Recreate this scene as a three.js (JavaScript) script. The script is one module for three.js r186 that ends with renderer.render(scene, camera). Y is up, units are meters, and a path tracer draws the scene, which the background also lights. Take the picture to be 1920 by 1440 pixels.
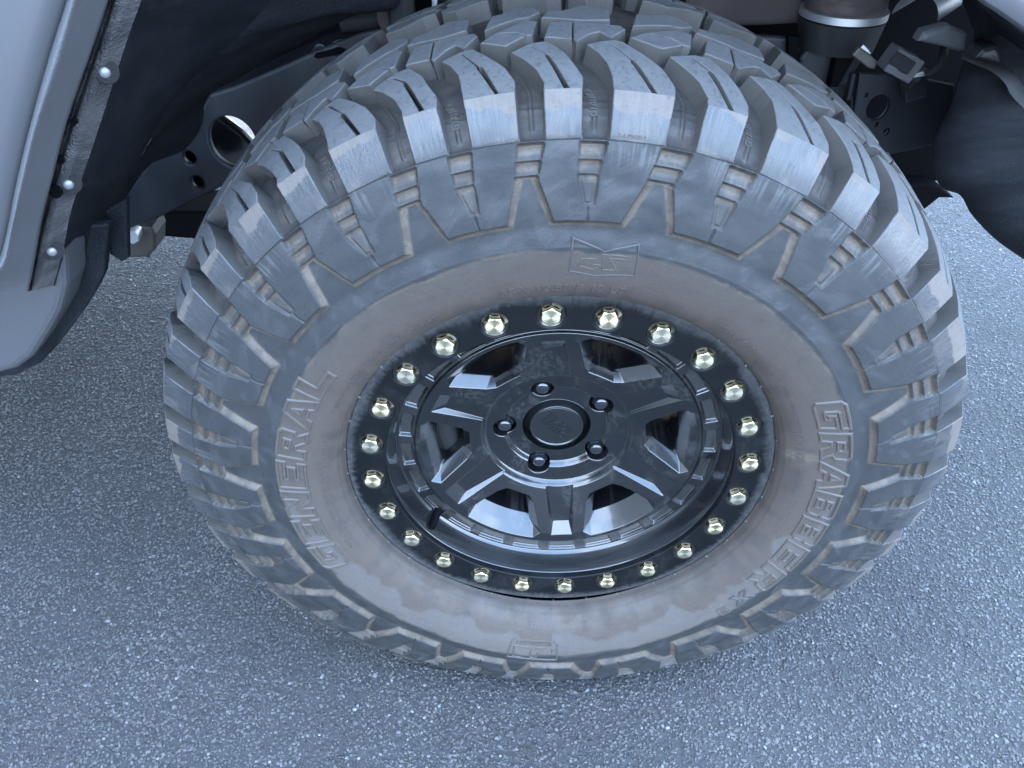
import * as THREE from 'three';
import { mergeGeometries, toCreasedNormals } from 'three/addons/utils/BufferGeometryUtils.js';
import { RoundedBoxGeometry } from 'three/addons/geometries/RoundedBoxGeometry.js';
import { FontLoader } from 'three/addons/loaders/FontLoader.js';

// ---------------------------------------------------------------- camera, sky, sun, exposure
const HUB = 0.415;                                   // height of the wheel centre above the asphalt
const scene = new THREE.Scene();
const camera = new THREE.PerspectiveCamera(52.398, 4 / 3, 0.02, 300);
camera.position.set(-0.04537, 0.62108 + HUB, 0.6026);
camera.lookAt(-0.04537 - 0.008163, 0.62108 + HUB - 0.632356, 0.6026 - 0.774635);
const renderer = new THREE.WebGLRenderer({ antialias: true });
renderer.setSize(1024, 768);
renderer.toneMapping = THREE.LinearToneMapping;
renderer.toneMappingExposure = 13.4;
renderer.shadowMap.enabled = true;

const SUN = new THREE.Vector3(-0.82, 0.56, -0.02).normalize();
{ // clear afternoon sky: deep blue overhead, paler near the horizon and round the sun, a few thin clouds
  const W = 512, H = 256, d = new Float32Array(W * H * 4), v = new THREE.Vector3();
  for (let j = 0; j < H; j++) for (let i = 0; i < W; i++) {
    const el = ((j + 0.5) / H - 0.5) * Math.PI, az = ((i + 0.5) / W - 0.5) * 2 * Math.PI;
    v.set(Math.cos(el) * Math.cos(az), Math.sin(el), Math.cos(el) * Math.sin(az));
    const up = Math.max(v.y, 0), hz = Math.pow(1 - up, 3.2);
    const g = Math.max(v.dot(SUN), 0), glow = 0.5 * Math.pow(g, 6) + 0.5 * Math.pow(g, 40);
    let c = 0.5 + 0.5 * Math.sin(az * 3 + 1.3 * Math.sin(el * 9 + az * 2)) * Math.sin(el * 13 + 2 * Math.sin(az * 4));
    c = Math.pow(Math.max(c, 0), 3) * 0.30 * Math.min(1, up * 3);
    const k = 1.0, o = 4 * (j * W + i);
    d[o] = k * (0.275 + 0.50 * hz + glow + c); d[o + 1] = k * (0.452 + 0.47 * hz + glow * 0.95 + c); d[o + 2] = k * (0.76 + 0.34 * hz + glow * 0.8 + c); d[o + 3] = 1;
    if (v.y < 0) { d[o] = 0.10; d[o + 1] = 0.11; d[o + 2] = 0.13; }
  }
  const t = new THREE.DataTexture(d, W, H, THREE.RGBAFormat, THREE.FloatType);
  t.mapping = THREE.EquirectangularReflectionMapping; t.magFilter = t.minFilter = THREE.LinearFilter; t.needsUpdate = true;
  scene.background = t; scene.environment = t;
}
const sun = new THREE.DirectionalLight(0xfff1dc, 2.2);
sun.position.copy(SUN).multiplyScalar(20); sun.castShadow = true; sun.shadow.radius = 1;
Object.assign(sun.shadow.camera, { left: -6, right: 6, top: 6, bottom: -6, near: 1, far: 45 });
sun.shadow.mapSize.set(2048, 2048);
scene.add(sun, sun.target);

// ---------------------------------------------------------------- helpers
let seed = 7; const rnd = () => (seed = (seed * 1664525 + 1013904223) >>> 0) / 4294967296;
const cl = (x, a = 0, b = 1) => x < a ? a : x > b ? b : x, mix = (a, b, t) => a + (b - a) * t;
const ss = (a, b, x) => { const t = cl((x - a) / (b - a)); return t * t * (3 - 2 * t); };
function hash(x, y, z) { let h = (x * 374761393 + y * 668265263 + z * 1274126177) | 0; h = Math.imul(h ^ (h >>> 13), 1274126177); return ((h ^ (h >>> 16)) >>> 0) / 4294967296; }
function noise(x, y, z = 0) {
  const X = Math.floor(x), Y = Math.floor(y), Z = Math.floor(z), f = x - X, g = y - Y, h = z - Z;
  const u = f * f * (3 - 2 * f), v = g * g * (3 - 2 * g), w = h * h * (3 - 2 * h);
  const r = k => mix(mix(hash(X, Y, k), hash(X + 1, Y, k), u), mix(hash(X, Y + 1, k), hash(X + 1, Y + 1, k), u), v);
  return w ? mix(r(Z), r(Z + 1), w) : r(Z);
}
const fbm = (x, y, z = 0, n = 4) => { let a = 0, s = 0.5, t = 0; for (let i = 0; i < n; i++) { a += s * noise(x, y, z + 11 * i); t += s; s /= 2; x *= 2.03; y *= 2.03; } return a / t; };
const DEG = Math.PI / 180;
// a pixel of the 1920 x 1440 photograph and a depth in front of or behind the bolt circle -> a point beside the wheel
const cF = new THREE.Vector3(-0.008163, -0.632356, -0.774635), cR = new THREE.Vector3(0.999944, 0, -0.010538), cU = new THREE.Vector3(-0.006664, 0.774678, -0.63232);
function at(x, y, z) {
  const d = cF.clone().addScaledVector(cR, (x - 960) / 1463.31).addScaledVector(cU, -(y - 720) / 1463.31), t = (z - 0.6026) / d.z;
  return new THREE.Vector3(-0.04537 + t * d.x, 0.62108 + t * d.y, z);
}
function mesh(name, geo, mat, parent) { const m = new THREE.Mesh(geo, mat); m.name = name; m.castShadow = m.receiveShadow = true; parent.add(m); return m; }
function data(w, h, f, srgb) {
  const d = new Uint8Array(w * h * 4);
  for (let j = 0; j < h; j++) for (let i = 0; i < w; i++) { const c = f(i, j), o = 4 * (j * w + i); for (let k = 0; k < 3; k++) d[o + k] = 255 * cl(srgb ? Math.pow(cl(c[k] ?? c[0]), 1 / 2.2) : (c[k] ?? c[0])); d[o + 3] = 255; }
  const t = new THREE.DataTexture(d, w, h); t.wrapS = t.wrapT = THREE.RepeatWrapping; t.magFilter = THREE.LinearFilter; t.minFilter = THREE.LinearMipmapLinearFilter; t.generateMipmaps = true;
  if (srgb) t.colorSpace = THREE.SRGBColorSpace; t.needsUpdate = true; return t;
}
function tiles(n, f) { return (x, y) => { const a = x / n, b = y / n; return mix(mix(f(x, y), f(x - n, y), a), mix(f(x, y - n), f(x - n, y - n), a), b); }; }   // makes a pattern wrap

// ---------------------------------------------------------------- materials
const rgb = (r, g, b) => new THREE.Color().setRGB(r, g, b);
const grainTex = (() => { const f = tiles(256, (x, y) => 0.65 * noise(x / 2.3, y / 2.3, 3) + 0.35 * noise(x / 9, y / 9, 5)); return data(256, 256, (i, j) => [f(i, j)]); })();
const rep = (t, x, y) => { const c = t.clone(); c.repeat.set(x, y); c.needsUpdate = true; return c; };
const M = {};
const scratchTex = (() => {
  const c = document.createElement('canvas'); c.width = c.height = 1024; const x = c.getContext('2d'); x.fillStyle = '#d8d8d8'; x.fillRect(0, 0, 1024, 1024); let q = 5; const r = () => (q = (q * 1103515245 + 12345) % 2147483648) / 2147483648;
  for (let i = 0; i < 900; i++) { const a = r() * 6.28, l = 6 + 50 * r() * r(), px = r() * 1024, py = r() * 1024; x.strokeStyle = r() < 0.6 ? `rgba(255,255,255,${0.10 + 0.3 * r()})` : `rgba(90,90,90,${0.15 + 0.3 * r()})`; x.lineWidth = 0.6 + 1.2 * r(); x.beginPath(); x.moveTo(px, py); x.quadraticCurveTo(px + l * Math.cos(a) * 0.5 + 4 * r(), py + l * Math.sin(a) * 0.5, px + l * Math.cos(a), py + l * Math.sin(a)); x.stroke(); }
  for (let i = 0; i < 2600; i++) { x.fillStyle = r() < 0.5 ? `rgba(255,255,255,${0.1 + 0.25 * r()})` : `rgba(70,70,70,${0.1 + 0.35 * r()})`; x.beginPath(); x.arc(r() * 1024, r() * 1024, 0.6 + 1.4 * r() * r(), 0, 7); x.fill(); }
  const t = new THREE.CanvasTexture(c); t.colorSpace = THREE.SRGBColorSpace; t.wrapS = t.wrapT = THREE.RepeatWrapping; return t;
})();
const rubRough = (() => { const f = tiles(256, (x, y) => fbm(x / 26, y / 14, 3, 4)); return data(256, 256, (i, j) => [0, 0.56 + 0.28 * ss(0.3, 0.7, f(i, j)), 0]); })();
M.rubber = new THREE.MeshStandardMaterial({ vertexColors: true, map: rep(scratchTex, 9, 0.5), roughness: 1, roughnessMap: rep(rubRough, 8, 0.5), bumpMap: rep(grainTex, 40, 2), bumpScale: 0.0003 });
M.lugWall = new THREE.MeshStandardMaterial({ color: rgb(0.046, 0.042, 0.038), roughness: 0.78, bumpMap: rep(grainTex, 20, 20), bumpScale: 0.0003 });
const lugU = 1024, lugV = 512;       // u: 0.4 m along the tread, v: 160 .. 290 mm across the shoulder
const lugDirt = (x, s) => { const top = 199 + 16 * (noise(x * 0.018, 7) - 0.55) + 5 * (noise(x * 0.11, 9) - 0.5) + 2 * (noise(x * 0.5, 3) - .5); return ss(top - 1.2, top + 1.2, s) * ss(0.42, 0.52, noise(x * 0.02, 31)); };
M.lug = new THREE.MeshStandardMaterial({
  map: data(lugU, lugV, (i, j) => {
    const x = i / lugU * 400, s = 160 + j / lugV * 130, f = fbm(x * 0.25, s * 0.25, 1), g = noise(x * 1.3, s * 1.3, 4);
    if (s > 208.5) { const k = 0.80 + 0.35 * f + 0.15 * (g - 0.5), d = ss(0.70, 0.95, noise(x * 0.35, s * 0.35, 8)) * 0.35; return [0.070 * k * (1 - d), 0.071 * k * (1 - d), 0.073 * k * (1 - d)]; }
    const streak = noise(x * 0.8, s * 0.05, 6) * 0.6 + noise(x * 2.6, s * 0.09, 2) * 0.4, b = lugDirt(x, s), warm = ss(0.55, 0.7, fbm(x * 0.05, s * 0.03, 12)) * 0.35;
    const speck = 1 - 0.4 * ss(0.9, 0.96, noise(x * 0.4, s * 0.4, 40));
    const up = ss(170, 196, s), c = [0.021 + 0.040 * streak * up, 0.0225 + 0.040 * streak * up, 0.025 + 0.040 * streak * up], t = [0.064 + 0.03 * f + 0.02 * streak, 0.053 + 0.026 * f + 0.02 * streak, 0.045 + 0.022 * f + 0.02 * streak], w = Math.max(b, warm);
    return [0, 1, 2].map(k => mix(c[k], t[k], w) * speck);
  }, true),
  roughnessMap: data(lugU, lugV, (i, j) => {
    const x = i / lugU * 400, s = 160 + j / lugV * 130; if (s > 208.5) return [0, 0.72, 0];
    const streak = noise(x * 1.2, s * 0.06, 16), b = lugDirt(x, s); const run = ss(0.25, 0.75, cl((s - 168) / 26) + 0.9 * (streak - 0.5) + 0.5 * (noise(x * 0.05, s * 0.05, 21) - 0.5)); return [0, mix(mix(0.54, 0.15 + 0.22 * streak, run), 0.62, b), 0];
  }), roughness: 1, bumpMap: rep(grainTex, 6, 2), bumpScale: 0.0003
});
M.letter = new THREE.MeshStandardMaterial({ color: rgb(0.058, 0.048, 0.042), roughness: 0.55 });
M.letterDark = new THREE.MeshStandardMaterial({ color: rgb(0.038, 0.037, 0.038), roughness: 0.6 });
M.satin = new THREE.MeshPhysicalMaterial({ vertexColors: true, roughness: 0.24, ior: 1.5, clearcoat: 1, clearcoatRoughness: 0.10 });
M.satinPlain = new THREE.MeshPhysicalMaterial({ color: rgb(0.007, 0.0075, 0.0085), roughness: 0.26, ior: 1.5, clearcoat: 1, clearcoatRoughness: 0.10 });
M.gloss = new THREE.MeshPhysicalMaterial({ color: rgb(0.008, 0.0085, 0.0095), roughness: 0.22, clearcoat: 0.6, clearcoatRoughness: 0.12 });
M.gold = new THREE.MeshPhysicalMaterial({ color: rgb(0.86, 0.76, 0.52), metalness: 1, roughness: 0.34, anisotropy: 0.8 });
M.goldSide = new THREE.MeshStandardMaterial({ color: rgb(0.84, 0.73, 0.48), metalness: 1, roughness: 0.26 });
M.blackChrome = new THREE.MeshPhysicalMaterial({ color: rgb(0.03, 0.034, 0.04), metalness: 0.6, roughness: 0.12, clearcoat: 1, clearcoatRoughness: 0.05 });
M.paint = new THREE.MeshPhysicalMaterial({ color: rgb(0.085, 0.088, 0.096), roughness: 0.42, metalness: 0.15, clearcoat: 0.5, clearcoatRoughness: 0.3 });
M.plastic = new THREE.MeshStandardMaterial({ color: rgb(0.008, 0.009, 0.0105), roughness: 0.55, bumpMap: rep(grainTex, 12, 12), bumpScale: 0.0006 });
M.plasticGrey = new THREE.MeshStandardMaterial({ color: rgb(0.075, 0.077, 0.083), roughness: 0.55, bumpMap: rep(grainTex, 6, 6), bumpScale: 0.0006 });
M.paint.map = rep(scratchTex, 3, 3);
const dusty = (() => { const f = tiles(512, (x, y) => fbm(x / 60, y / 60, 3, 5)), g = tiles(512, (x, y) => noise(x / 2.2, y / 2.2, 9)); return data(512, 512, (i, j) => { const k = ss(0.38, 0.66, f(i, j)) * 0.7 + 0.3 * g(i, j) * f(i, j) * 2, sp = g(i, j) > 0.93 ? 0.12 : 0; return [0.03 + 0.055 * k + sp, 0.031 + 0.051 * k + sp, 0.033 + 0.049 * k + sp]; }, true); })();
M.dustyPlastic = new THREE.MeshStandardMaterial({ map: rep(dusty, 3, 3), color: rgb(0.75, 0.75, 0.78), roughness: 0.42, bumpMap: rep(grainTex, 5, 5), bumpScale: 0.0015 });
const dim = (() => { const f = tiles(512, (x, y) => fbm(x / 40, y / 90, 6, 5)), g = tiles(512, (x, y) => noise(x / 1.8, y / 1.8, 9)); return data(512, 512, (i, j) => { const k = ss(0.35, 0.75, f(i, j)), sp = g(i, j) > 0.955 ? 0.10 : 0; return [0.006 + 0.011 * k + sp * 0.6, 0.007 + 0.011 * k + sp * 0.6, 0.0085 + 0.011 * k + sp * 0.6]; }, true); })();
M.liner = new THREE.MeshPhysicalMaterial({ map: rep(dim, 2, 2), color: rgb(0.68, 0.74, 0.86), specularIntensity: 0.3, roughness: 0.7, bumpMap: rep(grainTex, 9, 9), bumpScale: 0.0016 });
M.frame = new THREE.MeshPhysicalMaterial({ map: rep(dim, 3, 3), color: rgb(0.85, 0.92, 1.05), specularIntensity: 0.6, roughness: 0.5 });
M.black = new THREE.MeshPhysicalMaterial({ color: rgb(0.002, 0.0022, 0.003), specularIntensity: 0.12, roughness: 0.8 });
M.brownDust = new THREE.MeshStandardMaterial({ map: rep(dusty, 2, 2), color: rgb(0.62, 0.46, 0.42), roughness: 0.85 });
M.steel = new THREE.MeshStandardMaterial({ color: rgb(0.50, 0.51, 0.52), metalness: 0.9, roughness: 0.48 });
M.alu = new THREE.MeshStandardMaterial({ color: rgb(0.22, 0.225, 0.24), metalness: 0.5, roughness: 0.42 });
M.disc = new THREE.MeshStandardMaterial({ color: rgb(0.10, 0.068, 0.048), metalness: 0.4, roughness: 0.7 });
M.glass = new THREE.MeshPhysicalMaterial({ color: rgb(0.01, 0.012, 0.012), roughness: 0.04, clearcoat: 1 });
M.tan = new THREE.MeshStandardMaterial({ color: rgb(0.045, 0.040, 0.034), roughness: 0.4 });

// ---------------------------------------------------------------- ground
const GX0 = -1.35, GX1 = 1.65, GZ0 = -2.1, GZ1 = 0.42;
{
  const tex = (() => { const f = tiles(512, (x, y) => 0.5 * noise(x / 3, y / 3, 1) + 0.5 * noise(x / 7, y / 7, 2)), g = tiles(512, (x, y) => fbm(x / 90, y / 90, 4)); return data(512, 512, (i, j) => { const k = 0.55 + 0.7 * f(i, j) + 0.4 * (g(i, j) - 0.5); return [0.032 * k, 0.033 * k, 0.035 * k]; }, true); })();
  const bmp = (() => { const f = tiles(512, (x, y) => 0.6 * noise(x / 4, y / 4, 1) + 0.4 * noise(x / 9, y / 9, 2)); return data(512, 512, (i, j) => [f(i, j)]); })();
  const mat = new THREE.MeshStandardMaterial({ map: rep(tex, 200, 200), bumpMap: rep(bmp, 200, 200), bumpScale: 0.004, roughness: 0.8 });
  const g = new THREE.PlaneGeometry(120, 120, 1, 1); g.rotateX(-Math.PI / 2);
  const gm = mesh('ground', g, mat, scene); gm.userData = { kind: 'structure', label: 'dark grey asphalt car park surface under the wheel', category: 'ground' };
  // the stones of the asphalt, each a small worn chip bedded in the binder
  const chip = new THREE.IcosahedronGeometry(1, 1), pos = chip.attributes.position;
  { const p = new THREE.Vector3(); for (let i = 0; i < pos.count; i++) { p.fromBufferAttribute(pos, i); const k = 0.78 + 0.44 * hash(Math.round(p.x * 50), Math.round(p.y * 50), Math.round(p.z * 50)); p.multiplyScalar(k); p.y = Math.min(p.y, 0.62); pos.setXYZ(i, p.x, p.y, p.z); } chip.computeVertexNormals(); }
  const N = 520000, inst = new THREE.InstancedMesh(chip, new THREE.MeshStandardMaterial({ color: 0xffffff, roughness: 0.38 }), N);
  inst.name = 'asphalt_aggregate'; inst.castShadow = inst.receiveShadow = true;
  inst.userData = { kind: 'stuff', label: 'small grey stones bedded in the asphalt surface', category: 'asphalt stones' };
  const m = new THREE.Matrix4(), q = new THREE.Quaternion(), e = new THREE.Euler(), P = new THREE.Vector3(), S = new THREE.Vector3(), col = new THREE.Color();
  for (let i = 0; i < N; i++) {
    const x = mix(GX0, GX1, rnd()), z = GZ1 - (GZ1 - GZ0) * Math.pow(rnd(), 1.35), big = rnd() < 0.02, r = big ? 0.0018 + 0.0013 * rnd() : 0.0007 + 0.0016 * Math.pow(rnd(), 2.2);
    e.set((rnd() - 0.5) * 0.9, rnd() * 6.28, (rnd() - 0.5) * 0.9); q.setFromEuler(e);
    P.set(x, -0.0004 + 0.0010 * rnd(), z); S.set(r * (0.7 + 0.7 * rnd()), (big ? 0.0018 : 0.0007 + 0.75 * r) * (0.4 + 0.8 * rnd()), r * (0.7 + 0.7 * rnd()));
    m.compose(P, q, S); inst.setMatrixAt(i, m);
    let k = (0.038 + 0.055 * rnd() * rnd()) * (0.6 + 0.85 * fbm(x * 7, z * 7, 2)); const w = rnd();
    if (w > 0.9996) k = 0.40; else if (w > 0.99) k = 0.15;
    const scr = ss(0.62, 0.8, noise((x + 0.9 * z) * 60, (z - 0.3 * x) * 14, 5)) * Math.exp(-Math.pow((x + 0.17) / 0.10, 2) - Math.pow((z - 0.035) / 0.05, 2)); if (rnd() < scr * 0.3) k = 0.16;
    col.setRGB(k * (1 + 0.08 * (rnd() - 0.4)), k, k * (1 + 0.06 * (rnd() - 0.5))); inst.setColorAt(i, col);
  }
  scene.add(inst);
}

// the end of a building behind the vehicle: it keeps the low sun off the vehicle and the asphalt round it
{
  const b = new THREE.Group(); b.name = 'building'; b.position.set(-9, 0, 4); scene.add(b);
  b.userData = { label: 'plain pale rendered building behind the vehicle, keeping the sun off it', category: 'building' };
  const m = new THREE.MeshStandardMaterial({ color: rgb(0.34, 0.33, 0.31), roughness: 0.9 });
  const w = new RoundedBoxGeometry(3, 7.2, 12.1, 2, 0.01); w.translate(0, 3.6, 0); mesh('wall', w, m, b);
  const c = new RoundedBoxGeometry(3.2, 0.16, 12.1, 2, 0.02); c.translate(0, 7.285, 0); mesh('roof', c, M.black, b);
}
// ---------------------------------------------------------------- vehicle group, its origin on the asphalt under the wheel centre
const vehicle = new THREE.Group(); vehicle.name = 'off_road_vehicle'; scene.add(vehicle);
vehicle.userData = { label: 'grey off-road vehicle with a worn mud tyre on a black rim with gold bolts', category: 'vehicle' };
const V = (name, geo, mat, label) => { geo.translate(0, HUB, 0); const m = mesh(name, geo, mat, vehicle); if (label) m.userData.label = label; return m; };
const wheel = new THREE.Group(); wheel.name = 'wheel'; wheel.position.y = HUB; vehicle.add(wheel);
wheel.userData.label = 'black beadlock wheel with gold bolts in a worn mud tyre';

// ---------------------------------------------------------------- tyre profile (r, z), arc length s in millimetres
const CTRL = [[.234, -.006], [.238, .006], [.246, .016], [.262, .024], [.29, .0300], [.326, .0315], [.362, .025], [.39, .0165], [.42, 0], [.431, -.03], [.438, -.065], [.443, -.11], [.445, -.16]];
const PROF = [];
{
  const spl = (P, out) => { for (let i = 0; i < P.length - 1; i++) { const p0 = P[Math.max(i - 1, 0)], p1 = P[i], p2 = P[i + 1], p3 = P[Math.min(i + 2, P.length - 1)]; for (let k = 0; k < 40; k++) { const t = k / 40; out.push([0, 1].map(c => 0.5 * (2 * p1[c] + (p2[c] - p0[c]) * t + (2 * p0[c] - 5 * p1[c] + 4 * p2[c] - p3[c]) * t * t + (3 * p1[c] - p0[c] - 3 * p2[c] + p3[c]) * t * t * t))); } } };
  spl(CTRL.slice(0, 9), PROF); spl(CTRL.slice(8), PROF); PROF.push(CTRL[12]);
}
const ARC = [0]; for (let i = 1; i < PROF.length; i++) ARC.push(ARC[i - 1] + 1000 * Math.hypot(PROF[i][0] - PROF[i - 1][0], PROF[i][1] - PROF[i - 1][1]));
const SMID = ARC[ARC.length - 1], SEDGE = ARC[320];
function prof(s) {                                    // -> r, z, normal r, normal z
  const back = s > SMID; if (back) s = 2 * SMID - s; s = cl(s, 0, SMID - 1e-6);
  let a = 0, b = ARC.length - 1; while (b - a > 1) { const m = (a + b) >> 1; if (ARC[m] <= s) a = m; else b = m; }
  const t = (s - ARC[a]) / (ARC[b] - ARC[a]), r = mix(PROF[a][0], PROF[b][0], t), z = mix(PROF[a][1], PROF[b][1], t);
  const i0 = Math.max(a - 3, 0), i1 = Math.min(b + 3, PROF.length - 1); let dr = PROF[i1][0] - PROF[i0][0], dz = PROF[i1][1] - PROF[i0][1]; const l = Math.hypot(dr, dz); dr /= l; dz /= l;
  return back ? [r, -0.32 - z, -dz, -dr] : [r, z, -dz, dr];
}
const GY = -HUB;
function squash(p) {                                  // the tyre flattens where it stands
  const yt = -Math.sqrt(Math.max(0, 0.4455 * 0.4455 - p.x * p.x)), pen = GY + 0.0015 - yt;
  if (pen > 0 && p.y < -0.2) { const w = cl((-0.2 - p.y) / (-0.2 - yt)); p.y += pen * Math.pow(w, 6); p.z += (p.z > -0.16 ? 1 : -1) * pen * 0.26 * Math.sin(Math.PI * cl(w * 1.02)); }
  return p;
}
function prof2(s, h) {                                // deep points follow a softened shoulder so the groove floor rolls over it
  const p = prof(s), w = cl((-h - 2) / 5) * ss(172, 184, s > SMID ? 2 * SMID - s : s); if (w <= 0) return p;
  const q = [0, 0, 0, 0]; let t = 0; for (let k = -3; k <= 3; k++) { const g = Math.exp(-k * k / 4.5), a = prof(s + 9 * k); t += g; for (let c = 0; c < 4; c++) q[c] += g * a[c]; }
  const l = Math.hypot(q[2], q[3]); return [mix(p[0], q[0] / t, w), mix(p[1], q[1] / t, w), mix(p[2], q[2] / l, w), mix(p[3], q[3] / l, w)];
}
const tyreAt = (th, s, h) => { const [r, z, nr, nz] = prof2(s, h), R = r + nr * h / 1000; return squash(new THREE.Vector3(R * Math.cos(th * DEG), R * Math.sin(th * DEG), z + nz * h / 1000)); };

// uneven pitch of the tread: angles of the grooves, wedge groove and tip groove in turn, clockwise
const CEN = [95.5, 88.25, 78.4, 70, 59.5, 51.4, 40.8, 32.4, 22.2, 14.2, 4.4, -2.9, -11.9, -20, -29, -38.2, -47, -55.9, -65, -74.4, -82.6, -90.9, -98.8, -106.7, -114.8, -122.9, -132, -141.5, -151.5, -160.9, -169, -177, -185.2, -192.4, -200.5, -208, -216.3, -223.5, -232.1, -239.95, -249.1, -256.2];
const NP = 21, cen = k => CEN[((k % 42) + 42) % 42] - 360 * Math.floor(k / 42);
function toV(th) { let k = 0; while (th > cen(0)) { th -= 360; k -= 42; } while (th <= cen(0) - 360) { th += 360; k += 42; } let i = 0; while (th < cen(i + 1)) i++; return (i + k + (cen(i) - th) / (cen(i) - cen(i + 1))) / 2; }
function toTh(v) { const k = Math.floor(v * 2), t = v * 2 - k; return mix(cen(k), cen(k + 1), t); }

const MMV = 108;                                       // about how many millimetres one pitch spans
const floorD = s => { if (s > SMID) s = 2 * SMID - s; const t = cl((s - 171) / 15); return 10 * Math.sqrt(1 - (1 - t) * (1 - t)) + 6.5 * ss(183, 218, s); };
function steps(s, lo) {                                // the two little ramps of a recess, 169 -> 144 mm
  const t = s > 155 ? (169 - s) / 14 : (155 - s) / (155 - lo);
  if (t > 0.92) return mix(1.5, 5.6, ss(0.93, 1.0, t));
  return 6.0 - 2.2 * ss(0.0, 0.55, t) - 2.4 * ss(0.5, 0.9, t);
}
// depth below the plate surface (mm) and a dirt weight
function relief(v, s) {
  const f = v - Math.round(v), g = v - Math.floor(v) - 0.5;     // from the wedge groove, from the tip groove
  if (s < 84) return [0, 0];
  const base = 5.6 * ss(80, 101, s);
  if (s >= 171.2) {
    if (s > 171.8) {
      let d = floorD(s), dirt = 0.5;
      const A = Math.abs(f) < 0.25, x = (A ? f - 0.02 : g) * MMV, bend = s > 222 ? (s - 222) * 0.28 : 0;     // the rib along each groove floor
      if (s > 175 && s < 262) { const w = Math.abs(x + (A ? bend : bend * 0.9) + (A ? 0.8 : 0)); const rib = A ? (s > 179 ? 1 : 0) : (s < 191 ? 1 : 0); d -= rib * 1.7 * ss(1.9, 0.9, w) * ss(175, 181, s) * ss(262, 250, s); }
      return [d, dirt];
    }
  }
  const L = (s - 107) / 35, wl = mix(-0.262, -0.145, L), wr = mix(0.165, 0.04, L);
  let dW = s < 141.5 ? Math.max(wl - f, f - wr) * MMV * 0.82 : 99;
  let d = Math.min(s - 107, dW); if (s < 141.5 && s > 128) d = Math.min(d, Math.max(dW, s - 141.5));
  let h = base, dirt = 0;
  const wall = d > 0 ? 1 : d < -5 ? 0 : Math.pow(1 + d / 5, 1.5) * 0.80 + 0.2 * ss(-0.9, 0, d);
  h = mix(base, 0, wall); dirt = ss(-6.8, -4.2, d) * (1 - ss(-0.9, -0.1, d));
  if (s > 141.5 && s < 169.3) {                        // recess above the wedge
    const l = -0.097 - (169 - s) * 0.0017, r = 0.106 - (169 - s) * 0.0026, e = Math.min((f - l), (r - f)) * MMV, in_ = ss(-0.5, 0.8, Math.min(e, 169.3 - s));
    if (e > -0.6) { const q = s > 143.8 ? steps(s, 143.8) : mix(5.6, base, ss(143.8, 141.5, s)); h = Math.max(h, q * in_); dirt = Math.max(dirt, in_ * (0.2 + 0.9 * ss(2.4, 5.4, q))); }
    
  }
  if (s > 119 && s < 169.3) {                          // recess that runs out in a tip
    let l, r; if (s > 143) { l = -0.110 - (169 - s) * 0.0004; r = 0.079 - (169 - s) * 0.0015; } else { const t = (143 - s) / 22; l = mix(-0.122, -0.061, t); r = mix(0.046, 0.034, t); }
    const e = Math.min(g - l, r - g) * MMV, in_ = ss(-0.5, 0.8, Math.min(e, 169.3 - s, (s - 120.5)));
    if (in_ > 0) {
      let q = s > 143.8 ? steps(s, 143.8) : mix(4.2, 1.8, (143.8 - s) / 23);
      if (s < 141 && s > 122.5 && e > 2.6) q -= 0.9 * ss(2.6, 3.8, e) * ss(141, 138, s);         // the raised lozenge inside the tip
      h = Math.max(h, q * in_); dirt = Math.max(dirt, in_ * (0.25 + 0.85 * ss(2.4, 5.4, q)));
    }
  }
  if (s > 106.5 && s < 121.5) { const w = Math.abs(g + 0.016 - (121 - s) * 0.0006) * MMV; h = Math.max(h, 1.7 * ss(1.3, 0.5, w)); }
  return [h, dirt];
}
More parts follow.
